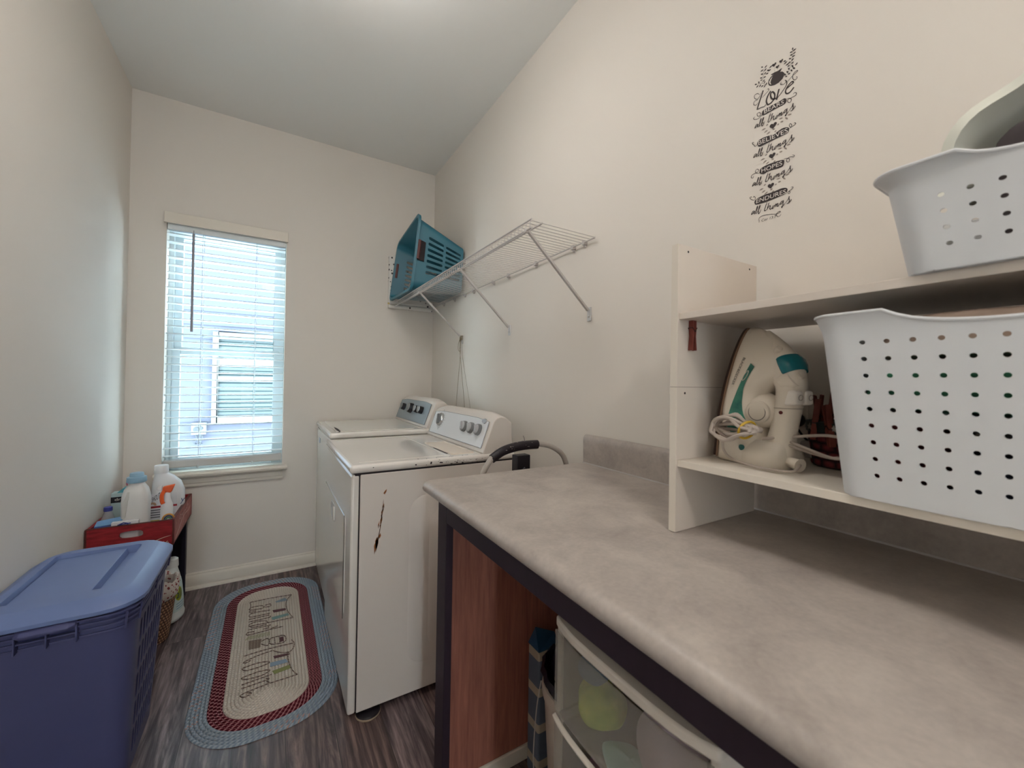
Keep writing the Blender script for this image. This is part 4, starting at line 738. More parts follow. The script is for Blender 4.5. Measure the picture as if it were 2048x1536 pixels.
pins=[(148,.0665,1.190,(.10,.06,.3),'clothespin hooked over the left edge of the red woven basket'),
(172,.069,1.180,(-.05,.16,.9),'leaning clothespin, second from left on the rim of the red woven basket'),
(197,.070,1.168,(-.10,.10,1.3),'clothespin hanging lowest at the front of the red woven basket'),
(228,.068,1.198,(.03,-.02,1.4),'tallest upright clothespin beside the white basket edge'),
(160,.045,1.205,(.1,.25,.2),'clothespin standing in the back left of the red woven basket'),
(205,.04,1.200,(.2,-.1,1.9),'clothespin standing in the middle of the red woven basket'),
(120,.05,1.198,(-.15,.1,2.4),'clothespin at the wall side of the red woven basket')]
for deg,r,z,rot,lab in pins:
    a=radians(deg); loc=(CW.x+cos(a)*r,CW.y+sin(a)*r,z); rt=(rot[0],rot[1],rot[2])
    if first: base.location=loc; base.rotation_euler=rt; first=False
    else: dup(base,loc,rt,lab)
sp_=dup(base,(.772,.5385,1.3595),(0,pi,0),'single clothespin hung under the top shelf near the left panel')
sp_['group']='clothespin under the shelf'; del sp_['group']
# ------------------------------------------------------------------ lettering tools
def ribbon(mb,pts,w,f,n=5,taper=True,end=.45):
    P=[Vector((p[0],p[1],0)) for p in spline([(a,b,0) for a,b in pts],n)]; k=len(P); A=[];B=[]
    for i in range(k):
        t=P[min(i+1,k-1)]-P[max(i-1,0)]
        if t.length<1e-9: t=Vector((1,0,0))
        t.normalize(); nn=Vector((-t.y,t.x,0)); q=i/(k-1)
        ww=w/2*((end+(1-end)*min(1,min(q,1-q)*6)) if taper else 1)
        A.append(P[i]+nn*ww); B.append(P[i]-nn*ww)
    for i in range(k-1):
        mb.add([f(A[i].x,A[i].y),f(A[i+1].x,A[i+1].y),f(B[i+1].x,B[i+1].y),f(B[i].x,B[i].y)],[(0,1,2,3)])
def text_tris(s,shear=0):
    cu=bpy.data.curves.new('t','FONT'); cu.body=s; cu.size=1; cu.shear=shear; cu.resolution_u=3
    o=bpy.data.objects.new('t',cu); COL.objects.link(o); dg=bpy.context.evaluated_depsgraph_get()
    me=bpy.data.meshes.new_from_object(o.evaluated_get(dg)); V=[(v.co.x,v.co.y) for v in me.vertices]; F=[tuple(p.vertices) for p in me.polygons]
    bpy.data.objects.remove(o); bpy.data.curves.remove(cu); bpy.data.meshes.remove(me)
    x0=min(v[0] for v in V);x1=max(v[0] for v in V);y0=min(v[1] for v in V);y1=max(v[1] for v in V)
    return [((x-x0)/(x1-x0),(y-y0)/(y1-y0)) for x,y in V],F,(x1-x0)/(y1-y0)
def text_on(mb,s,f,shear=0):
    """f maps (u,v) in 0..1 to a point"""
    V,F,_=text_tris(s,shear); mb.add([f(u,v) for u,v in V],F)
def quadmap(q,g):
    return lambda u,v:g((q[0][0]*(1-u)+q[1][0]*u)*(1-v)+(q[3][0]*(1-u)+q[2][0]*u)*v,(q[0][1]*(1-u)+q[1][1]*u)*(1-v)+(q[3][1]*(1-u)+q[2][1]*u)*v)
# maker's name on the iron's side, read from tip to heel
def along(u,v):
    return onside(.024-.011*u+v*.0062,.216-.056*u-v*.002,.0012)
m=MB(); text_on(m,'BLACK&DECKER',along); build('maker_name',m,M('dark grey print',(70,62,60),.6),ir,smooth=False,merge=0)
# ------------------------------------------------------------------ wall decal
dx=XR-.0006
DP=lambda o:(lambda h,v:(dx-o,.53-h/1000,1.87+v/1000))
dc=thing('wall_decal','dark brown script wall decal reading Love bears all things above the counter','wall decal',(XR,.53,1.87))
def leafshape(m,a,b,wd,f):
    A=Vector((a[0],a[1],0)); B=Vector((b[0],b[1],0)); d=B-A; nn=Vector((-d.y,d.x,0)).normalized()*wd
    P=[A+d*t+nn*s for t,s in((0,0),(.2,.6),(.5,1),(.8,.7),(1,0),(.8,-.7),(.5,-1),(.2,-.6))]
    m.add([f(p.x,p.y) for p in P],[tuple(range(8))])
m=MB(); f=DP(0)
for a,b in DEC['LEAF']: leafshape(m,a,b,1.75,f)
for l in DEC['THIN']: ribbon(m,l,.6,f)
build('leaf_sprigs',m,DECD,dc,smooth=False,merge=0)
m=MB(); m.add([f(*p) for p in DEC['POT']],[tuple(range(len(DEC['POT'])))]); m.add([DP(.0002)(*p) for p in DEC['RIM']],[tuple(range(len(DEC['RIM'])))])
pt_=build('flower_pot',m,DECD,dc,smooth=False,merge=0)
build('highlight',MB().add([DP(.0004)(*p) for p in DEC['GLINT']],[tuple(range(len(DEC['GLINT'])))]),WALL,pt_,smooth=False)
for c,e in DEC['HEART']:
    s=hypot(e[0]-c[0],e[1]-c[1]); P=[]
    for k in range(28):
        t=2*pi*k/28; x=16*sin(t)**3; y=13*cos(t)-5*cos(2*t)-2*cos(3*t)-cos(4*t); P.append((c[0]+x*s/17,c[1]+(y+1)*s/17))
    build('heart',MB().add([DP(.0002)(*p) for p in P],[tuple(range(28))]),DECD,dc,smooth=False)
m=MB()
for i,l in enumerate(DEC['LOVE']): ribbon(m,l,(3.3,2.1,3.6,3.8,2.2,3.1)[i%6],f,taper=i in(1,4),end=.3)
build('love_lettering',m,DECD,dc,smooth=False,merge=0)
m=MB()
for l in DEC['CURL']: ribbon(m,l,1.35,f)
build('flourishes',m,DECD,dc,smooth=False,merge=0)
r0,r1=[complex(*p) for p in DEC['LINES'][0]]
for a,b in DEC['LINES']:
    a,b=complex(*a),complex(*b); k=(b-a)/(r1-r0); m=MB()
    for l in DEC['THINGS']:
        P=[a+(complex(*p)-r0)*k for p in l]; ribbon(m,[(p.real,p.imag) for p in P],1.9,DP(.0003),end=.4)
    build('all_things_line',m,DECD,dc,smooth=False,merge=0)
for wd,(out,q) in DEC['PILL'].items():
    P=spline([(x,y,0) for x,y in out],4,closed=True)
    o=build('banner',MB().add([DP(.0001)(p[0],p[1]) for p in P],[tuple(range(len(P)))]),DECD,dc,smooth=False)
    m=MB(); text_on(m,wd,quadmap(q,DP(.0005))); build('banner_word',m,WALL,o,smooth=False,merge=0)
m=MB(); text_on(m,'1 Cor 13:7',quadmap(DEC['COR'],f),.3); build('verse_line',m,DECD,dc,smooth=False,merge=0)
m=MB()
for a,b in DEC['GREY']: leafshape(m,a,b,1.9,DP(-.0002))
build('grey_leaves',m,DECG,dc,smooth=False,merge=0)
# ------------------------------------------------------------------ wire shelf
ws=thing('wire_shelf','white ventilated wire shelf on three braces high on the right wall','shelf',(1.071,2.07,1.81))
SY0,SY1=1.163,2.945; sz=1.812; fx=.764
m=MB(); y=SY0+.006
while y<SY1: m.tube([(1.060,y,sz+.003),(fx+.012,y,sz+.003),(fx+.003,y,sz+.0005),(fx,y,sz-.006),(fx,y,sz-.026)],.0013,5); y+=.0254
build('cross_wires',m,WIRE,ws)
for x,z in((fx,sz+.004),(fx,sz-.026),(fx+.045,sz-.002),(1.057,sz-.002)):
    build('rod',MB().tube([(x,SY0-.004,z),(x,SY1,z)],.0032,8),WIRE,ws)
for y in(1.197,1.812,2.42):
    yt=y-.004 if y<1.3 else y-.025
    m=MB(); a=Vector((fx+.004,yt,sz-.022)); b=Vector((1.060,y,1.535)); d=(b-a).normalized(); s=Vector((0,1,0))*.0062; nn=d.cross(Vector((0,1,0)))*.0045
    m.hexa([a-s-nn,a+s-nn,a+s+nn,a-s+nn],[b-s-nn,b+s-nn,b+s+nn,b-s+nn]); br=build('brace',m,WIRE,ws,bevel=.0015)
    m=MB(); m.box(1.064,1.0705,y-.010,y+.010,1.494,1.548); m.cyl((1.060,y,1.512),(1.065,y,1.512),.004,10)
    build('foot_plate',m,M('white brace foot',(206,206,206),.4),br,bevel=.002,smooth=False)
    m=MB(); m.box(fx-.006,fx+.008,yt-.006,yt+.006,sz-.034,sz-.020); build('clip',m,WIRE,br,bevel=.002)
for y in(1.225,1.295,1.568,1.823,1.99,2.25,2.38,2.55,2.75):
    m=MB(); m.box(1.054,1.0705,y-.008,y+.008,sz-.012,sz+.006); m.cyl((1.06,y,sz-.016),(1.0705,y,sz-.016),.005,10)
    build('wall_clip',m,WIRE,ws,bevel=.002)
# ------------------------------------------------------------------ teal laundry basket lying on the wire shelf
zb=sz+.0065
tb=thing('laundry_basket','teal laundry basket lying on its side on the wire shelf','laundry basket',(.9,2.65,zb))
# near end (towards the camera) is side 0 ; rim faces the room
rim=[(.735,2.48,zb+.012),(.783,2.48,2.30),(.772,2.93,2.235),(.722,2.93,zb+.012)]
bot=[(1.045,2.395,zb+.004),(1.052,2.39,2.12),(1.052,2.83,2.10),(1.045,2.83,zb+.004)]
T=Tub(bot,rim,.22,.22)
us=[0]+lin(.16,.86,7)+[1]; vs=[0,.06,.40,.46,.74,.87,.99,1]
def sl(i,j):
    if 1<=i<=7 and j in(1,3): return (.30,.9,8)
    if i in(3,4,5) and j==5: return None
    return None
m=MB(); 
vs0=[0,.05,.37,.42,.74,1]; us0=[0]+lin(.12,.9,7)+[1]
hol=lambda i,j:(.52,1.0,10) if 1<=i<=7 and j in(1,3) else None
pt=T.walls(m,[(us0,vs0,hol),None,(us0,vs0,hol),(us0,vs0,hol)],lambda a,b:1,lambda q:0); T.floor(m)
bd=build('body',m,TEALB,tb,solid=.003,off=0,angle=60)
m=MB(); ring=T.ring(16,8); R1=[T.P(a*1.07,b*1.07,1.0) for a,b in ring]; R0=[T.P(a*1.0,b*1.0,1.0) for a,b in ring]; R2=[T.P(a*1.075,b*1.075,.955) for a,b in ring]; R3=[T.P(a*1.02,b*1.02,.99) for a,b in ring]
k=len(ring); m.loft([[tuple(r[i]) for r in(R0,R1,R2,R3)] for i in list(range(k))+[0]],cap=False); build('rim',m,TEALB,bd,angle=60)
for bb in(-1.03,1.0):   # grip on the two ends
    m=MB(); P=[T.P(a,bb,t) for a in(-.2,.32) for t in(.905,.955)]
    m.tube([tuple(T.P(a,bb*1.02,.93)) for a in(-.2,.06,.32)],.010,10); build('grip',m,BROWN,tb)
    m=MB(); Q=[T.P(a,bb*1.004,t) for a,t in((-.22,.80),(.34,.80),(.34,.94),(-.22,.94))]; n_=(Q[1]-Q[0]).cross(Q[3]-Q[0]).normalized()*.0022
    m.hexa([q-n_ for q in Q],[q+n_ for q in Q]); build('grip_opening',m,SEAM,tb,smooth=False)
cloth('folded_cloth','dusty pink cloth inside the teal basket on the wire shelf',.80,.95,2.55,2.80,1.835,1.93,M('dusty pink cloth',(178,158,152),.9,var=.1),8)
DOT=dots_mat('white cloth with dark dots',(226,222,216),(70,66,66),30,.22)
ic=thing('ironing_cover','white cover with dark speckles folded under the teal basket','cover',(.86,2.90,sz+.005))
m=MB(); m.box(.722,1.04,2.962,2.9985,sz-.006,2.16); build('upright_fold',m,DOT,ic,bevel=.012,seg=3)
m=MB(); rings=[]
for x in lin(.722,1.05,6): rings.append([(x,2.972+cos(2*pi*k/12)*.02,sz-.022+0*x+sin(2*pi*k/12)*.016) for k in range(12)])
m.loft(rings); build('rolled_edge',m,DOT,ic)
build('toggle',MB().tube([(.716,2.958,sz-.008),(.726,2.958,sz-.004)],.006,10),M('yellow toggle',(200,178,110),.5),ic)
# ------------------------------------------------------------------ twine hung from the far brace foot
tw=thing('twine','loop of thin twine knotted to the farthest shelf brace','twine',(1.055,2.42,1.53))
m=MB()
for e in range(5): m.tube([(1.060+.009*cos(a),2.419+.012*sin(a),1.517+e*.006-.004*sin(a)) for a in[2*pi*k/12 for k in range(12)]],.0022,6,closed=True)
build('knot',m,TWINE,tw)
m=MB(); r_=.0014
m.tube(spline([(1.052,2.418,1.515),(1.05,2.416,1.46),(1.052,2.412,1.42),(1.058,2.475,1.12),(1.06,2.48,1.06)],6),r_,6)
m.tube(spline([(1.052,2.416,1.515),(1.05,2.414,1.46),(1.052,2.408,1.40),(1.058,2.352,1.12),(1.06,2.35,1.06)],6),r_,6)
m.tube(spline([(1.06,2.41,1.51),(1.064,2.40,1.4),(1.066,2.29,1.12),(1.066,2.28,1.06)],6),.0009,5)
m.tube(spline([(1.054,2.43,1.52),(1.05,2.441,1.49),(1.05,2.440,1.455),(1.05,2.42,1.445),(1.05,2.408,1.46),(1.053,2.408,1.51)],5),r_,6)
build('strands',m,TWINE,tw)
# ------------------------------------------------------------------ blue hamper
ha=thing('laundry_hamper','periwinkle blue plastic hamper with a lid against the left wall','hamper',(-.5,1.83,0))
b4=[(-.625,1.655,.002),(-.362,1.655,.002),(-.362,1.995,.002),(-.625,1.995,.002)]; t4=[(-.672,1.575,.575),(-.330,1.575,.575),(-.330,2.070,.575),(-.672,2.070,.575)]
T=Tub(b4,t4,.34,.24)
us0=[0]+lin(.06,.94,8)+[1]; vs0=[0,.05]+lin(.08,.86,5)+[1]
hol=lambda i,j:(.62,.86,5) if 1<=i<=8 and 2<=j<=6 else None
m=MB(); pt=T.walls(m,[None,(us0,vs0,hol),None,(us0,vs0,hol)],lambda a,b:1,lambda q:.0); T.floor(m)
body=build('body',m,HAMP,ha,solid=.003,off=-1,angle=50)
m=MB()
for t_,o_ in((.905,.012),(.935,.016),(.963,.020),(.99,.024)):
    rp=[T.P(a*(1+o_*2.2),b*(1+o_*1.6),t_) for a,b in T.ring(8,8)]; ip_=[T.P(a*.995,b*.995,t_) for a,b in T.ring(8,8)]
    k=len(rp); up_=Vector((0,0,.0022)); m.loft([[tuple(ip_[i]-up_),tuple(rp[i]-up_),tuple(rp[i]+up_),tuple(ip_[i]+up_)] for i in list(range(k))+[0]],cap=False)
for a,b in((.88,-1.0),(1,-.8),(-.7,-1),(1,0),(1,.8)):
    P=T.P(a*1.03,b*1.03,.90); Q=T.P(a*1.05,b*1.045,.99); m.tube([tuple(P),tuple(Q)],.003,6)
build('rim_ribs',m,HAMP,body,angle=40)
m=MB(); hx0,hx1=-.562,-.447
pf=[(1.585,.583),(1.552,.574),(1.545,.567),(1.547,.560),(1.556,.563),(1.585,.569)]
m.loft([[(x,y+(.012 if x in(hx0,hx1) else 0),z) for y,z in pf] for x in(hx0,hx0+.012,hx1-.012,hx1)])
for x in(hx0,(hx0+hx1)/2,hx1): m.box(x-.002,x+.002,1.562 if x!=hx0 else 1.560,1.60,.515,.566)
m.box(hx0,hx1,1.566,1.60,.538,.542)
build('handle',m,HAMP,ha,bevel=.0015,angle=40)
# lid: rounded slab with chamfer, recessed panel, groove
def rr(x0,x1,y0,y1,r,n=5): return rrect(x0,x1,y0,y1,r,n)
lx0,lx1,ly0,ly1=-.686,-.313,1.556,2.094
m=MB(); R=[]
for ins,z,r in((.012,.580,.085),(.0,.580,.09),(.0,.590,.09),(.004,.595,.09),(.036,.617,.07),(.040,.6175,.068)):
    R.append([(x,y,z) for x,y in rr(lx0+ins,lx1-ins,ly0+ins,ly1-ins,r)])
m.loft(R,cap=False)
px0,px1,py0,py1=-.628,-.404,1.652,2.020
O=rr(lx0+.04,lx1-.04,ly0+.04,ly1-.04,.068); k=len(O)
I=rr(px0,px1,py0,py1,.014)
m.add([(x,y,.6175) for x,y in O]+[(x,y,.6175) for x,y in I],[(i,(i+1)%k,k+(i+1)%k,k+i) for i in range(k)])
I2=rr(px0+.005,px1-.004,py0+.005,py1-.005,.012)
m.add([(x,y,.6175) for x,y in I]+[(x,y,.590) for x,y in I2],[(i,(i+1)%k,k+(i+1)%k,k+i) for i in range(k)]); m.add([(x,y,.590) for x,y in I2],[tuple(range(k))])
lid=build('lid',m,HAMPL,ha,angle=30)
m=MB(); gx=-.446
m.hexa([(px0+.006,py0+.007,.591),(gx+.006,py0+.007,.591),(gx+.006,py1-.007,.591),(px0+.006,py1-.007,.591)],[(px0+.006,py0+.007,.605),(gx,py0+.007,.611),(gx,py1-.007,.611),(px0+.006,py1-.007,.605)])
fl=build('flap',m,HAMPL,lid,bevel=.0015)
m=MB(); 0 and m.hexa([(gx+.003,1.84,.591),(gx+.012,1.85,.591),(gx+.012,1.91,.591),(gx+.003,1.92,.591)],[(gx-.002,1.84,.6115),(gx+.007,1.85,.6105),(gx+.007,1.91,.6105),(gx-.002,1.92,.6115)])
# ------------------------------------------------------------------ corner stand and soda crate
NAVY=M('dark navy painted wood',(24,22,40),.5)
st=thing('corner_stand','dark navy low stand in the corner holding up the red crate','stand',(-.55,2.7,0))
build('top',MB().box(-.685,-.398,2.475,2.975,.425,.448),NAVY,st,bevel=.002,smooth=False)
build('side_panel',MB().box(-.685,-.668,2.475,2.975,.10,.425),NAVY,st,smooth=False)
build('back_panel',MB().box(-.665,-.402,2.955,2.974,.105,.425),NAVY,st,smooth=False)
for x0,x1,y0,y1 in((-.668,-.648,2.935,2.955),(-.422,-.402,2.935,2.955),(-.67,-.65,2.476,2.496)): build('leg',MB().box(x0,x1,y0,y1,0,.425),NAVY,st,smooth=False)
KX0,KX1,KY0,KY1,KZ=-.686,-.383,2.468,2.968,.4495
cr=thing('wooden_crate','worn red wooden soda crate full of laundry bottles under the window','crate',(-.53,2.7,KZ))
def board_with_hole(y0,y1,name):
    m=MB(); us=[0,.36,.64,1]; vs=[0,.42,.82,1]
    fm=lambda u,v:(KX0+(KX1-KX0)*u,(y0+y1)/2,KZ+.004+.116*v)
    m.holed(fm,us,vs,lambda i,j:(.98,.72,3.2) if i==1 and j==1 else None)
    return build(name,m,RED,cr,solid=abs(y1-y0),off=0,smooth=False)
fb=board_with_hole(KY0,KY0+.014,'end_board')
bb=board_with_hole(KY1-.014,KY1,'end_board')
FADED=M('faded red painted wood',(158,84,78),.7,var=.3,vs=16,rgb2=(176,112,104))
build('side_board',MB().box(KX0+.001,KX0+.012,KY0+.014,KY1-.014,KZ+.004,KZ+.12),RED,cr,smooth=False)
sb=build('side_board',MB().box(KX1-.012,KX1-.001,KY0+.0145,KY1-.0145,KZ+.004,KZ+.12),FADED,cr,smooth=False)
build('bottom',MB().box(KX0+.001,KX1-.001,KY0+.001,KY1-.001,KZ,KZ+.006),WOODEDGE,cr,smooth=False)
m=MB()
for x in(KX0+.002,KX1-.003):
    m.box(x-.003,x+.003,KY0-.0012,KY0+.006,KZ+.003,KZ+.1205)
m.box(KX0,KX1,KY0-.001,KY0+.0145,KZ+.1195,KZ+.1212); m.box(KX1-.0125,KX1,KY0,KY1,KZ+.1195,KZ+.1212)
build('worn_edges',m,WOODEDGE,cr,smooth=False)
FP=lambda o:(lambda u,v:(KX0+(KX1-KX0)*u,KY0-o,KZ+.004+.116*v))
OFFW=M('worn cream print',(222,190,176),.8)
m=MB(); g=FP(.0015); ribbon(m,[(.56,.06),(.66,.13),(.76,.22),(.88,.33),(.97,.38)],.022,lambda u,v:g(u,v),end=.15)
build('swoosh_mark',m,OFFW,fb,smooth=False,merge=0); m=MB(); ribbon(m,[(.05,.05),(.15,.09),(.3,.10),(.45,.07)],.05,lambda u,v:g(u,v)); build('worn_band_mark',m,OFFW,fb,smooth=False,merge=0)
m=MB(); text_on(m,'12-16',lambda u,v:g(.77+.17*u,.075+.105*v)); build('number_mark',m,OFFW,fb,smooth=False,merge=0)
SP=lambda u,v:(KX1-.0008,KY0+.02+(KY1-KY0-.04)*u,KZ+.004+.116*v)
m=MB(); ribbon(m,[(.02,.08),(.2,.22),(.4,.45),(.6,.52),(.8,.46),(.98,.52)],.03,SP)
for l in([(.3,.62),(.26,.7),(.3,.8),(.36,.74),(.33,.6),(.4,.6)],[(.44,.62),(.42,.7),(.47,.7),(.45,.6),(.5,.62)],[(.55,.6),(.53,.7),(.58,.7)],[(.60,.62),(.60,.7),(.64,.64),(.68,.72)],[(.72,.62),(.70,.72),(.78,.78),(.80,.7)]): ribbon(m,l,.012,SP)
build('script_mark',m,OFFW,sb,smooth=False,merge=0)
# ------------------------------------------------------------------ things in the crate
FZ=KZ+.0065
def jug(name,label,cx,cy,hx,hy_,h,neckx,capr,caph,mat,capmat,cat='bottle',shoulder=.22,capname='cap',steps=True):
    t=thing(name,label,cat,(cx,cy,FZ)); m=MB(); rings=[]; n=28
    def ring(sx,sy,ox,z,p=4): 
        out=[]
        for k in range(n):
            a=2*pi*k/n; c_,s_=cos(a),sin(a); L=(abs(c_)**p+abs(s_)**p)**(-1/p); out.append((cx+ox+c_*L*sx,cy+s_*L*sy,FZ+z))
        return out
    hs=h*(1-shoulder)
    for z,q in((0,.9),(.006,.98),(.02,1),(hs*.5,.985),(hs*.9,1),(hs,.97)): rings.append(ring(hx*q,hy_*q,0,z))
    rings.append(ring(hx*.85,hy_*.82,neckx*.2,h*(1-shoulder*.55),3.2)); rings.append(ring(hx*.6,hy_*.55,neckx*.6,h*(1-shoulder*.22),2.6)); rings.append(ring(capr*.9,capr*.9,neckx,h*(1-shoulder*.05),2)); rings.append(ring(capr*.88,capr*.88,neckx,h,2))
    m.loft(rings); b=build('body',m,mat,t,angle=60)
    m=MB(); prof=[(capr*1.08,0),(capr*1.12,.004),(capr*1.08,caph*.55),(capr*.8,caph*.62),(capr*.76,caph*.95),(capr*.70,caph)] if steps else [(capr,0),(capr*1.02,.004),(capr*.98,caph*.92),(capr*.9,caph)]
    m.lathe(prof,(cx+neckx,cy,FZ+h-.004),26); build(capname,m,capmat,t); return t
HAZE=M('hazy white plastic',(224,222,218),.35); WBOT=M('white bottle plastic',(228,228,230),.35)
j1=jug('detergent_jug','white jug with a light blue cap in the middle of the red crate',-.538,2.555,.050,.045,.295,.0,.033,.044,HAZE,M('light blue cap',(146,182,204),.4))
def lab(parent,x0,x1,y,z0,z1,mat,name='label',bev=.0004):
    return build(name,MB().box(x0,x1,y-.0006,y+.0004,z0,z1),mat,parent,smooth=False)
l=lab(j1,-.585,-.537,2.5095,FZ+.062,FZ+.128,M('pale lilac label',(198,192,208),.5))
m=MB()
for i in range(5): m.box(-.582,-.558,2.5085,2.509,FZ+.072+i*.010,FZ+.0745+i*.010)
for i in range(6): m.box(-.553,-.541,2.5085,2.509,FZ+.092+i*.005,FZ+.0945+i*.005)
build('label_print',m,M('violet grey print',(120,112,150),.6),l,smooth=False)
m=MB(); m.prism([(-.578,FZ+.20),(-.560,FZ+.255),(-.552,FZ+.255),(-.566,FZ+.14),(-.575,FZ+.13)],'y',2.5088,2.512); build('grip_dent',m,M('hazy shade',(206,204,198),.4),j1,smooth=False,bevel=.001)
m=MB(); m.prism([(-.545,FZ+.06),(-.528,FZ+.10),(-.524,FZ+.085),(-.532,FZ+.06)],'y',2.5088,2.5094); build('label_corner',m,M('dark violet print',(60,54,96),.6),j1,smooth=False)
j2=jug('fabric_softener_jug','large white bottle with a white cap at the back of the red crate',-.455,2.76,.068,.050,.292,-.03,.030,.040,WBOT,M('white cap',(232,232,232),.4),shoulder=.34,steps=False)
F2=lambda u,v:(-.513+.048*u,2.7058,FZ+.10+.10*v)
l=lab(j2,-.52,-.41,2.709,FZ+.02,FZ+.19,M('white label',(230,230,234),.5))
m=MB(); text_on(m,'SHOUT',quadmap([(.05,.50),(.72,.66),(.72,.98),(.05,.72)],lambda a,b:F2(a,b)),.25); build('label_word',m,M('dark blue print',(26,30,50),.5),l,smooth=False,merge=0)
m=MB(); m.box(-.52,-.41,2.7078,2.7083,FZ+.118,FZ+.128); build('label_band',m,M('red print',(170,50,60),.5),l,smooth=False)
m=MB()
for i in range(4): m.box(-.517,-.44,2.7078,2.7083,FZ+.068+i*.012,FZ+.074+i*.012)
build('label_print',m,M('grey print lines',(120,122,130),.6),l,smooth=False)
m=MB(); m.box(-.52,-.43,2.7078,2.7083,FZ+.03,FZ+.056); build('label_foot',m,M('yellow print',(214,200,70),.5),l,smooth=False)
m=MB()
for k in range(3): m.tube([(-.508+(.014-.0035*k)*cos(a),2.7082,FZ+.133+(.014-.0035*k)*sin(a)) for a in lin(-.2,2.6,10)],.0013,5)
build('label_swirl',m,M('orange and blue ring',(180,120,70),.5),l)
m=MB(); F3=lambda u,v:(-.398+.02*u,2.7095,FZ+.125+.03*v); text_on(m,'y',F3,.2); build('label_letter',m,M('blue print',(70,90,130),.5),j2,smooth=False,merge=0)
# trigger spray bottle
sb_=thing('spray_bottle','white spray bottle with an orange trigger at the right of the red crate','spray bottle',(-0.4210,2.53,FZ)); m=MB(); rings=[]
for z,sx,sy in((0,.026,.02),(.01,.029,.023),(.08,.029,.023),(.12,.025,.02),(.15,.0245,.018),(.175,.023,.017),(.195,.016,.014),(.205,.0135,.0135),(.235,.0135,.0135)):
    rings.append([(-0.4210+cos(2*pi*k/22)*sx,2.53+sin(2*pi*k/22)*sy,FZ+z) for k in range(22)])
m.loft(rings); bd=build('body',m,WBOT,sb_,angle=50)
ORG=M('orange plastic',(222,92,36),.4)
m=MB(); m.hexa([(-0.4390,2.517,FZ+.232),(-0.4050,2.517,FZ+.232),(-0.4050,2.543,FZ+.232),(-0.4390,2.543,FZ+.232)],[(-0.4370,2.519,FZ+.262),(-0.3910,2.519,FZ+.270),(-0.3910,2.541,FZ+.270),(-0.4370,2.541,FZ+.262)]); hd=build('sprayer_head',m,ORG,sb_,bevel=.004)
build('trigger',MB().tube(spline([(-0.4310,2.517,FZ+.242),(-0.4370,2.507,FZ+.225),(-0.4350,2.501,FZ+.20),(-0.4300,2.499,FZ+.186)],4),[.008]*13,8),ORG,hd)
build('nozzle_shroud',MB().hexa([(-0.4590,2.52,FZ+.248),(-.44,2.52,FZ+.244),(-.44,2.54,FZ+.244),(-0.4590,2.54,FZ+.248)],[(-0.4590,2.52,FZ+.262),(-.44,2.52,FZ+.268),(-.44,2.54,FZ+.268),(-0.4590,2.54,FZ+.262)]),WBOT,hd,bevel=.003)
m=MB()
m.tube([(-0.4110+.022*cos(a),2.5075,FZ+.108+.024*sin(a)) for a in lin(.3,3.4,12)],.0035,6); build('label_arc',m,M('gold print',(206,150,70),.5),bd)
m=MB(); m.tube([(-0.4110+.015*cos(a),2.507,FZ+.108+.016*sin(a)) for a in lin(.3,3.4,12)],.003,6); build('label_arc',m,M('navy print',(60,70,110),.5),bd)
m=MB(); m.tube([(-0.4110+.009*cos(a),2.5068,FZ+.108+.009*sin(a)) for a in lin(.3,3.4,12)],.003,6); build('label_arc',m,M('green print',(90,140,96),.5),bd)
# cartons, bottle and pouches
def carton(name,label,cat,x0,x1,y0,y1,z1,mat,z0=0):
    t=thing(name,label,cat,((x0+x1)/2,(y0+y1)/2,FZ+z0)); build('carton',MB().box(x0,x1,y0,y1,FZ+z0,FZ+z1),mat,t,smooth=False,bevel=.0015); return t
b1=carton('dryer_kit_box','pale teal box with a black banner behind the blue capped jug','box',-.662,-.552,2.70,2.75,.215,M('pale teal carton',(176,196,196),.6))
build('black_banner',MB().box(-.6622,-.5518,2.6986,2.7,FZ+.168,FZ+.196),M('black print',(22,20,26),.5),b1,smooth=False)
m=MB(); text_on(m,'dryel',lambda u,v:(-.648+.05*u,2.698,FZ+.173+.018*v)); build('banner_word',m,PAPERW,b1,smooth=False,merge=0)
m=MB(); m.prism([(-.66,FZ+.197),(-.62,FZ+.235),(-.554,FZ+.235),(-.554,FZ+.197)],'y',2.7005,2.749); build('teal_flap',m,M('teal print',(86,160,170),.5),b1,smooth=False)
pk=thing('pink_bottle','pink capped bottle half hidden behind the blue capped jug','bottle',(-.625,2.86,FZ)); m=MB(); m.lathe([(.026,0),(.028,.006),(.028,.18),(.018,.21),(.016,.225)],(-.625,2.86,FZ),20); build('body',m,M('rose bottle',(196,120,140),.4),pk)
build('cap',MB().lathe([(.019,0),(.02,.003),(.018,.032),(.016,.034)],(-.625,2.86,FZ+.222),18),M('pink cap',(222,118,146),.4),pk)
wb=thing('water_bottle','small clear bottle with a dark blue cap at the left of the crate','bottle',(-.640,2.575,FZ)); m=MB(); m.lathe([(.024,0),(.027,.006),(.027,.10),(.024,.125),(.014,.155),(.0125,.168)],(-.640,2.575,FZ),24)
CLR=translucent('clear bottle plastic',(220,224,226),.55,.1); build('body',m,CLR,wb); build('cap',MB().lathe([(.0155,0),(.016,.003),(.0155,.016),(.0145,.018)],(-.640,2.575,FZ+.163),18),M('royal blue cap',(58,64,140),.4),wb)
b2=carton('blue_pouch','blue and white pouch lying at the front left of the crate','pouch',-.664,-.60,2.492,2.53,.115,M('blue pouch',(44,72,150),.4))
build('pouch_flap',MB().add([(-.664,2.493,FZ+.1155),(-.575,2.493,FZ+.122),(-.575,2.545,FZ+.138),(-.664,2.53,FZ+.13)],[(0,1,2,3)]),M('light blue film',(116,160,204),.25),b2,solid=.003,smooth=False)
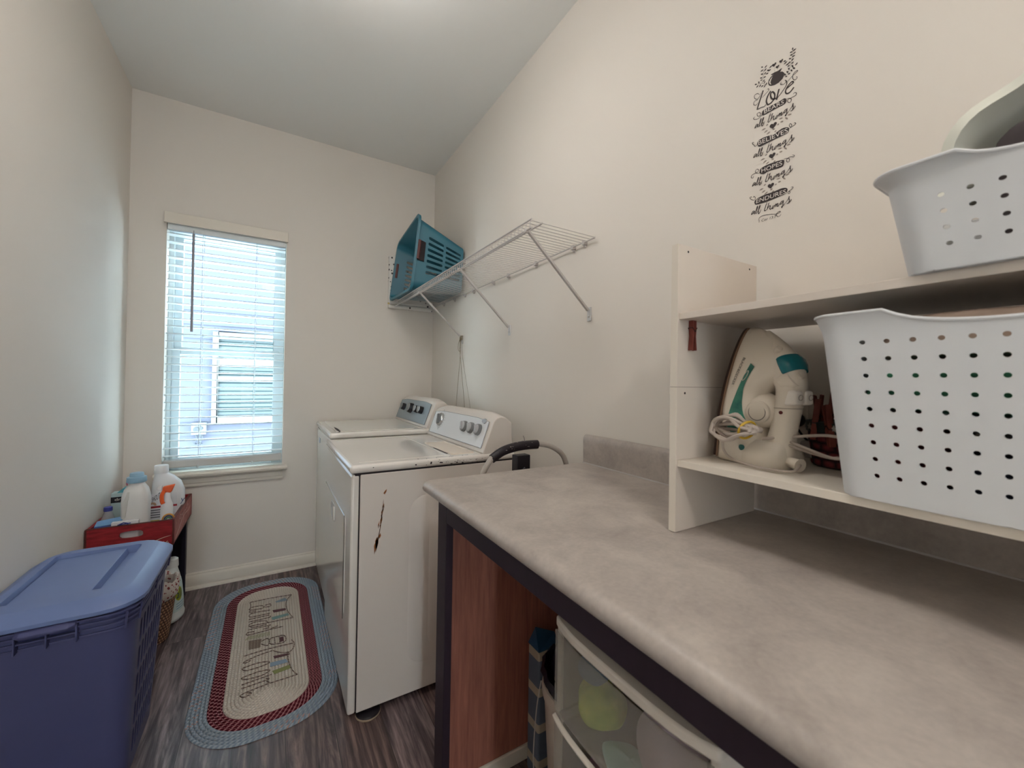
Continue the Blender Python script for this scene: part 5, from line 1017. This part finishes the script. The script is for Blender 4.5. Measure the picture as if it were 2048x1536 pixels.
m=MB(); text_on(m,'A',lambda u,v:(-.650+.016*u,2.4905,FZ+.094+.018*v)); build('pouch_letter',m,PAPERW,b2,smooth=False,merge=0)
b3=carton('white_box','white box with a blue line drawing at the front of the crate','box',-.607,-.515,2.484,2.506,.128,M('white carton',(224,224,226),.5))
m=MB()
for l in([(-.582,FZ+.116),(-.565,FZ+.124),(-.548,FZ+.118)],[(-.585,FZ+.116),(-.54,FZ+.119)],[(-.574,FZ+.118),(-.580,FZ+.100),(-.576,FZ+.090)],[(-.552,FZ+.119),(-.546,FZ+.104),(-.540,FZ+.095)]): m.tube([(x,2.4835,z) for x,z in l],.0022,6)
build('line_drawing',m,M('blue ink',(52,66,140),.5),b3)
# ------------------------------------------------------------------ wicker basket and detergent bottle on the floor
WICK=weave_mat('brown wicker',(84,54,42),(196,150,116),su=38,sv=70)
wk=thing('wicker_basket','brown wicker basket with a patterned cloth liner behind the hamper','basket',(-.475,2.50,0))
m=MB(); m.lathe([(.068,0),(.075,.006),(.083,.06),(.095,.16),(.107,.255),(.101,.255),(.078,.02)],(-.475,2.50,0),40); build('body',m,WICK,wk)
LIN=dots_mat('cream liner with red print',(216,204,196),(140,62,62),60,.30); m=MB(); rings=[]
for r,z,rf in((.098,.20,0),(.106,.205,.002),(.1095,.235,.003),(.111,.262,.004),(.104,.285,.006),(.096,.28,.004),(.092,.22,.0)):
    rings.append([(-.475+cos(2*pi*k/48)*(r+rf*sin(k*1.9)),2.50+sin(2*pi*k/48)*(r+rf*sin(k*1.9)),z+(.012*sin(k*.8) if z>.22 else 0)) for k in range(48)])
m.loft(rings,cap=False); build('liner',m,LIN,wk,angle=80)
tl=thing('white_tub','white lidded tub standing inside the lined wicker basket','tub',(-.482,2.512,.022)); m=MB(); m.lathe([(.050,.0),(.056,.005),(.066,.255),(.068,.258),(.068,.285),(.064,.292),(.03,.295)],(-.482,2.512,.022),28); build('body',m,WBOT,tl)
db=thing('detergent_bottle','white detergent bottle with green and yellow label on the floor under the crate','bottle',(-.425,2.70,0)); m=MB(); rings=[]
for z,sx,sy in((0,.048,.078),(.008,.056,.088),(.02,.057,.089),(.03,.053,.085),(.10,.050,.080),(.17,.043,.070),(.22,.033,.054),(.25,.026,.030),(.265,.024,.024)):
    rings.append([(-.425+cos(2*pi*k/30)*sx,2.70+sin(2*pi*k/30)*sy,z) for k in range(30)])
m.loft(rings); bd=build('body',m,M('white detergent plastic',(226,230,228),.35),db,angle=60)
build('cap',MB().lathe([(.028,0),(.029,.004),(.027,.04),(.02,.045)],(-.425,2.70,.262),22),M('white bottle cap',(226,226,224),.4),db)
def onbot(s,z,o=.001):  # s angle along front right, height z
    tb_=[(.0,.056,.088),(.03,.053,.085),(.10,.050,.080),(.17,.043,.070),(.22,.033,.054),(.26,.025,.026)]
    for (a,b,c),(d,e,g) in zip(tb_,tb_[1:]):
        if z<=d: t=(z-a)/(d-a); sx=b+(e-b)*t; sy=c+(g-c)*t; break
    return (-.425+cos(s)*(sx+o),2.70+sin(s)*(sy+o),z)
m=MB(); m.grid(lambda u,v:onbot(-1.15+1.5*u,.05+.15*v,.0008),12,6); build('label',m,M('pale green label',(206,222,220),.5),bd)
m=MB(); m.loft([[onbot(-.62+.36*cos(2*pi*k/20)*q,.135+.034*sin(2*pi*k/20)*q,.0016) for k in range(20)] for q in(1,.5,.02)],cap=False); bdg=build('label_badge',m,M('yellow green badge',(170,180,40),.5),bd)
m=MB(); text_on(m,'all',lambda u,v:onbot(-.86+.5*u,.114+.042*v,.0026)); build('label_word',m,M('deep blue print',(40,70,90),.5),bdg,smooth=False,merge=0)
m=MB(); m.grid(lambda u,v:onbot(-.95+.7*u,.178+.014*v+.01*u,.0014),8,2); build('label_band',m,M('green print',(52,130,92),.5),bd)
m=MB()
for i in range(3): m.grid(lambda u,v,i=i:onbot(-.9+.8*u,.062+.012*i+.004*v,.0014),8,1)
build('label_print',m,M('light blue print',(130,170,196),.5),bd)
# ------------------------------------------------------------------ braided rug
rg=thing('braided_rug','oval braided rug with Laundry Room lettering in front of the washer and dryer','rug',(.012,2.262,0))
RX,RY,RR,cxr,cyr=.256,.622,.215,.012,2.262
def rugring(d,n=44):
    return rrect(cxr-RX+d,cxr+RX-d,cyr-RY+d,cyr+RY-d,max(.006,RR-d*.85),n//4)
def dens(P,step=.03):
    out=[]; k=len(P)
    for i in range(k):
        a=Vector(P[i]+(0,)); b=Vector(P[(i+1)%k]+(0,)); L=(b-a).length; q=max(1,int(L/step))
        out+=[tuple(a+(b-a)*(j/q)) for j in range(q)]
    return out
def rugband(name,d0,rows,w,mat,h=.0075):
    m=MB()
    for r in range(rows):
        dd=d0+r*w; base=dens(rugring(dd)); n=len(base); c=Vector((cxr,cyr,0))
        prof=[(0,.0008),(.08,.5),(.3,.92),(.5,1),(.7,.92),(.92,.5),(1,.12)]
        inner=[]; k=len(base)
        nrm=[]
        for i in range(k):
            t=Vector(base[(i+1)%k])-Vector(base[i-1]); t.normalize(); nrm.append(Vector((-t.y,t.x,0)))
        arc=[0]
        for i in range(k): arc.append(arc[-1]+(Vector(base[(i+1)%k])-Vector(base[i])).length)
        o=len(m.v)
        for i in range(k):
            for q,z in prof:
                p=Vector(base[i])+nrm[i]*(q*w); m.v.append((p.x,p.y,z*h if z>.01 else .0006))
        np_=len(prof)
        for i in range(k):
            j=(i+1)%k
            for q in range(np_-1):
                m.uv[len(m.f)]=[(arc[i],r+prof[q][0]*.998+.001),(arc[i+1],r+prof[q][0]*.998+.001),(arc[i+1],r+prof[q+1][0]*.998+.001),(arc[i],r+prof[q+1][0]*.998+.001)]
                m.f.append((o+i*np_+q,o+j*np_+q,o+j*np_+q+1,o+i*np_+q+1))
    return build(name,m,mat,rg,angle=80,merge=0)
BLU1=braid('grey blue braid',(158,168,178),(128,142,156),.018,.5,fleck=((184,140,126),.14))
BLU2=braid('grey blue braid inner',(162,172,180),(132,146,158),.018,.5)
rugband('blue_border',0,3,.0124,BLU1); rugband('blue_border',.0372,2,.0124,BLU2)
rugband('maroon_band',.062,4,.0118,braid('maroon and pink braid',(84,24,36),(176,120,124),.020,.36,slant=.6))
rugband('cream_center',.1092,12,.0122,braid('cream braid',(216,206,194),(200,190,178),.014,.5))
m=MB(); 
for l in DEC['RUG']:
    m.tube([(x/1000,y/1000,.0082) for x,y,_ in spline([(a,b,0) for a,b in l],4)],.0021,6)
STB=bpy.data.materials.new('stitched brown yarn'); STB.use_nodes=True; N,L=nt(STB); b=N['Principled BSDF']; b.inputs['Roughness'].default_value=.95
tc=N.new('ShaderNodeTexCoord'); wv=N.new('ShaderNodeTexWave'); wv.inputs['Scale'].default_value=34; wv.inputs['Distortion'].default_value=1; wv.bands_direction='DIAGONAL'; L.new(tc.outputs['Object'],wv.inputs['Vector']); r=N.new('ShaderNodeValToRGB'); r.color_ramp.elements[0].color=s2l((84,68,62)); r.color_ramp.elements[1].color=s2l((160,142,130)); L.new(wv.outputs['Fac'],r.inputs[0]); L.new(r.outputs[0],b.inputs['Base Color'])
build('embroidered_lettering',m,STB,rg)
TC={'blue':(138,156,172),'maroon':(96,66,70),'teal':(120,146,144),'green':(138,144,96),'brown':(132,116,104)}
for cn,q in DEC['TOWEL']:
    m=MB(); A=[Vector((x/1000,y/1000,0)) for x,y in q]
    n=14
    for i in range(n):
        t0,t1=i/n,(i+.8)/n; e=lambda a,b,t:A[a]+(A[b]-A[a])*t
        p0,p1=e(0,3,t0),e(1,2,t0); m.tube([tuple(p0+Vector((0,0,.0078))),tuple(p1+Vector((0,0,.0078)))],.0013,5)
    build('embroidered_'+{'blue':'towel','maroon':'sock','teal':'towel','green':'shirt','brown':'hamper'}[cn],m,M(cn+' yarn',TC[cn],.95),rg)
# ------------------------------------------------------------------ tube handle standing between dryer and counter
ch=thing('folding_step_stool','grey tube handle with worn black grip between dryer and counter','step stool',(.86,1.30,0))
kp=[(.655,1.30,.0),(.655,1.30,.60),(.660,1.30,.88),(.668,1.30,.925),(.702,1.30,.972),(.745,1.30,.993),(.798,1.30,1.005),(.85,1.30,1.009),(.906,1.30,1.008),(.95,1.30,1.0),(.987,1.30,.985),(1.02,1.30,.962),(1.040,1.30,.93),(1.046,1.30,.88),(1.046,1.30,.60),(1.046,1.30,.0)]
build('tube_frame',MB().tube(spline(kp,4),.0105,14),GREYT,ch)
GRIP=M('worn black grip',(28,22,30),.4); m=MB()
gp=spline([(.700,1.30,.969),(.745,1.30,.993),(.798,1.30,1.005),(.85,1.30,1.009),(.900,1.30,1.0085)],5); m.tube(gp,.0158,14); gr=build('grip',m,GRIP,ch)
m=MB(); m.tube([tuple(Vector(p)+Vector((0,0,-.006))) for p in gp],.0135,8); build('grip_ridge',m,GRIP,gr)
m=MB(); rd=random.Random(5)
for i in range(16):
    p=Vector(gp[rd.randrange(2,len(gp)-3)]); a=rd.uniform(.8,3.4); c=p+Vector((rd.uniform(-.01,.01),-cos(a-pi/2)*.0159,sin(a-pi/2)*.0159+.002)); r=rd.uniform(.0015,.004)
    m.lathe([(r*.2,-r*.3),(r,-r*.1),(r*.8,r*.3)],tuple(c),6)
m.tube(spline([(.838,1.296,1.022),(.835,1.294,1.036),(.829,1.292,1.046)],4),.0016,5)
build('worn_spots',m,M('exposed grey core',(150,140,138),.7),gr,smooth=False)
m=MB(); m.box(.812,.872,1.305,1.345,.80,.968); bk=build('black_bracket',m,BLACKP,ch,bevel=.003)
build('bracket_mark',MB().tube(spline([(.838,1.3045,.915),(.846,1.3045,.922),(.846,1.3045,.91),(.842,1.3045,.90)],4),.0012,5),M('grey mark faint',(120,120,128),.6),bk)
build('step_plate',MB().box(.672,1.03,1.285,1.315,.10,.13),BLACKP,ch,bevel=.003)
# ------------------------------------------------------------------ drawer tower, bin and bag under the counter
dt=thing('storage_drawers','white plastic drawer tower with cloudy drawers under the counter','storage drawers',(.75,.36,0))
CW_=M('cream drawer plastic',(214,204,192),.45); CLD=translucent('cloudy drawer plastic',(206,200,192),.68,.25)
x0,x1,y0,y1=.474,.93,.288,.612; H_=.793
m=MB()
for y in(y0,y1-.014): m.box(x0+.003,x1,y,y+.014,.0,H_)
m.box(x1-.01,x1,y0,y1,0,H_); build('frame',m,CW_,dt,bevel=.003,smooth=False)
def bow(v): return .017*(1-(2*v-1)**4)
m=MB(); n=16
A=[(x0-.004-bow(i/n),y0-.004+(y1-y0)*i/n) for i in range(n+1)]
m.prism(A+[(x1,y1),(x1,y0)],'z',H_,H_+.018); build('top_lid',m,CW_,dt,bevel=.004,angle=40)
for k,(z0,z1) in enumerate(((.636,.815),(.472,.655),(.308,.491),(.144,.327),(.01,.163))):
    m=MB()
    def fr_f(u,v,o=0): return (x0-.003-bow(u)*(.35+.35*v)-o,y0+.004+(y1-y0-.008)*u,z0+(z1-z0-.03)*v)
    m.grid(fr_f,16,4); m.grid(lambda u,v:(x0+.006+u*.4,y1-.018,z0+(z1-z0-.04)*v),4,2); m.grid(lambda u,v:(x0+.006+u*.4,y0+.018,z0+(z1-z0-.04)*v),4,2); m.grid(lambda u,v:(x0-.004+u*.4-(bow(v)*.55*(1-u)),y0+.018+(y1-y0-.036)*v,z0+.003),4,12)
    d=build('drawer',m,CLD,dt,solid=.0025,angle=40)
    m=MB(); L_=[]
    for i in range(n+1):
        u=i/n; y=y0+.003+(y1-y0-.006)*u; xb=x0-.004-bow(u)*.72; L_.append([(xb+.004,y,z1-.034),(xb-.004,y,z1-.034),(xb-.006,y,z1-.028),(xb+.004,y,z1-.026)])
    m.loft(L_)
    if k: build('drawer_lip',m,CW_,d,bevel=.002,angle=40)
def lump(name,label,c,r,mat,seed,cat='cloth',amp=.17):
    t=thing(name,label,cat,(c[0],c[1],c[2]-r[2])); rd=random.Random(seed); ph=[rd.uniform(0,6) for _ in range(6)]; m=MB(); R=[]
    for j in range(11):
        th=pi*(j+.02)/10.04; R.append([(c[0]+r[0]*sin(th)*cos(a)*(1+amp*sin(3*a+ph[0]+th*2)),c[1]+r[1]*sin(th)*sin(a)*(1+amp*sin(2*a+ph[1])),c[2]+r[2]*max(-.92,-cos(th))*(1+amp*.8*sin(3*a+ph[2])+amp*.5*sin(7*a+th*5))) for a in[2*pi*k/20 for k in range(20)]])
    m.loft(R); build('folds',m,mat,t,angle=80,sub=1); return t
lump('crumpled_cloth','bright green cloth showing through the upper cloudy drawer',(.515,.532,.682),(.046,.044,.034),M('lime green cloth',(176,214,84),.9,var=.3,vs=18,rgb2=(220,216,100)),1)
lump('crumpled_cloth','mauve and grey paper bag in the upper cloudy drawer',(.520,.378,.706),(.053,.068,.050),M('mauve paper',(204,188,198),.7,var=.15,vs=10),2,'bag')
lump('crumpled_cloth','pale aqua cloth at the bottom of the upper cloudy drawer',(.500,.450,.644),(.034,.05,.010),M('aqua cloth',(186,222,222),.9),3)
lump('crumpled_cloth','dark teal wrapping near the left end of the upper cloudy drawer',(.515,.545,.738),(.035,.035,.022),M('slate teal cloth',(110,130,142),.8),4)
lump('crumpled_cloth','olive and violet cloth in the second cloudy drawer',(.52,.45,.55),(.05,.10,.05),M('olive violet cloth',(120,112,96),.9,var=.3,vs=12,rgb2=(140,110,130)),5)
pc=thing('folded_cloth','pale cream cloth draped over the top of the upper white basket','cloth',(.89,.03,1.53))
pf=spline([(.172,1.525),(.164,1.588),(.11,1.637),(.04,1.682),(-.04,1.685),(-.095,1.60),(-.105,1.545)],6); k_=len(pf)-1
def drape(u,v):
    y,z=pf[int(round(u*k_))][:2]; x=.795+.19*v
    return (x+.006*sin(u*23+v*4),y*(1-.12*v),z-.05*max(0,v-.35)**2*8*.1+.006*sin(v*13+u*5)-.012*(1-v)**6*sin(u*9+1)**2)
build('drape',MB().grid(drape,k_,14),M('pale cream cloth',(226,226,214),.9,bump=.2,bs=40),pc,solid=.012,angle=80)
bn=thing('waste_bin','cream plastic waste bin with black liner behind the drawer tower','bin',(.81,.90,0)); m=MB(); m.lathe([(.098,0),(.102,.005),(.122,.335),(.127,.338),(.130,.352),(.127,.372),(.120,.372),(.097,.012)],(.81,.90,0),36); bb_=build('body',m,CW_,bn)
m=MB(); rings=[]
for r,z,rf in((.1325,.30,.001),(.134,.345,.002),(.132,.382,.003),(.122,.395,.003),(.112,.37,.003),(.10,.25,.002)): rings.append([(.81+cos(2*pi*k/48)*(r+rf*sin(k*2.3)),.90+sin(2*pi*k/48)*(r+rf*sin(k*2.3)),z+(.03*max(0,sin(k*.131-.3)) if z>.35 else 0)) for k in range(48)])
m.loft(rings[2:],cap=False)
m.loft([[(.83+cos(2*pi*k/30)*r,.92+sin(2*pi*k/30)*r,z+.01*sin(k)) for k in range(30)] for r,z in((.105,.37),(.11,.40),(.09,.455),(.05,.485),(.01,.49))],cap=False)
build('bag_liner',m,M('dark navy bin bag',(24,20,34),.35),bn,angle=80)
BAND=stripe_mat('blue and cream bands',[(0,(96,108,126)),(.36,(188,178,160)),(.60,(96,108,126))],2,9.0)
wr=thing('gift_wrap_bag','blue and cream banded bag standing against the cherry panel','bag',(.775,1.06,0)); m=MB()
m.hexa([(.735,1.03,.001),(.815,1.03,.001),(.815,1.095,.001),(.735,1.095,.001)],[(.735,1.035,.40),(.815,1.035,.40),(.815,1.095,.40),(.735,1.095,.40)]); wb_=build('bag_body',m,BAND,wr,bevel=.006)
m=MB(); m.add([(.735,1.035,.402),(.815,1.035,.402),(.815,1.095,.402),(.735,1.095,.402),(.745,1.07,.462),(.815,1.062,.43)],[(0,1,5,4),(1,2,5),(2,3,4,5),(3,0,4)]); build('bag_top',m,M('blue foil wrap',(52,92,128),.25,metal=.3),wr,smooth=False,solid=.002)
wc=thing('charging_cable','thin white cord hanging down beside the waste bin','cable',(.70,.96,0)); m=MB(); m.tube(spline([(.688,.955,.385),(.680,.965,.30),(.678,.975,.16),(.685,.975,.08),(.695,.97,.02),(.70,.94,.004),(.688,.88,.004)],6),.0016,6); build('lead',m,M('white cord plastic',(206,202,198),.5),wc)
# ------------------------------------------------------------------ ceiling lamps
TOP=.85
def lamp(label,x,y,e):
    t=thing('ceiling_lamp',label,'ceiling lamp',(x,y,ZT-.24)); build('base',MB().lathe([(.06,0),(.062,-.012),(.02,-.02),(.012,-.024),(.012,-.20)],(x,y,ZT),40),M('nickel base',(190,186,180),.3,metal=.8),t)
    g=M('lit glass bowl',(255,250,245),.4,emit=e); m=MB(); m.lathe([(.15,-.191),(.149,-.205),(.13,-.232),(.09,-.250),(.04,-.259),(.005,-.261)],(x,y,ZT),40); b_=build('glass_bowl',m,g,t); m=MB(); m.lathe([(.02,-.190),(.13,-.184),(.1495,-.190),(.1495,-.1905)],(x,y,ZT),40); build('top_glass',m,M('dim glass top',(255,250,245),.4,emit=e*TOP),b_); return t
lamp('round lit ceiling lamp over the middle of the laundry room',.16,1.28,LAMP1)
lamp('round lit ceiling lamp behind the camera',.0,-.95,LAMP2)
# ------------------------------------------------------------------ camera, daylight
F_=803.53
def Rm(yaw,pitch,roll):
    f=Vector((sin(yaw)*cos(pitch),cos(yaw)*cos(pitch),sin(pitch))); r=Vector((cos(yaw),-sin(yaw),0)); u=r.cross(f)
    return r*cos(roll)+u*sin(roll), u*cos(roll)-r*sin(roll), f
r_,u_,f_=Rm(radians(30.957),radians(.496),radians(.9145))
cam=bpy.data.cameras.new('camera'); co=bpy.data.objects.new('camera',cam); COL.objects.link(co)
cam.sensor_width=36; cam.lens=F_*36/2048; cam.shift_y=-11/2048; cam.clip_start=.02
co.matrix_world=Matrix(((r_.x,u_.x,-f_.x,0),(r_.y,u_.y,-f_.y,0),(r_.z,u_.z,-f_.z,1.25),(0,0,0,1)))
cam.dof.use_dof=True; cam.dof.focus_distance=1.9; cam.dof.aperture_fstop=5.6
SC.camera=co
wd=bpy.data.worlds.new('overcast sky'); SC.world=wd; wd.use_nodes=True; N,L=wd.node_tree.nodes,wd.node_tree.links
bg=N['Background']; bg.inputs[0].default_value=(.76,.90,1.0,1); bg.inputs[1].default_value=SKY
SC.view_settings.view_transform='Standard'; SC.view_settings.look='None'; SC.view_settings.gamma=1; SC.view_settings.use_curve_mapping=False; SC.view_settings.exposure=EXPO
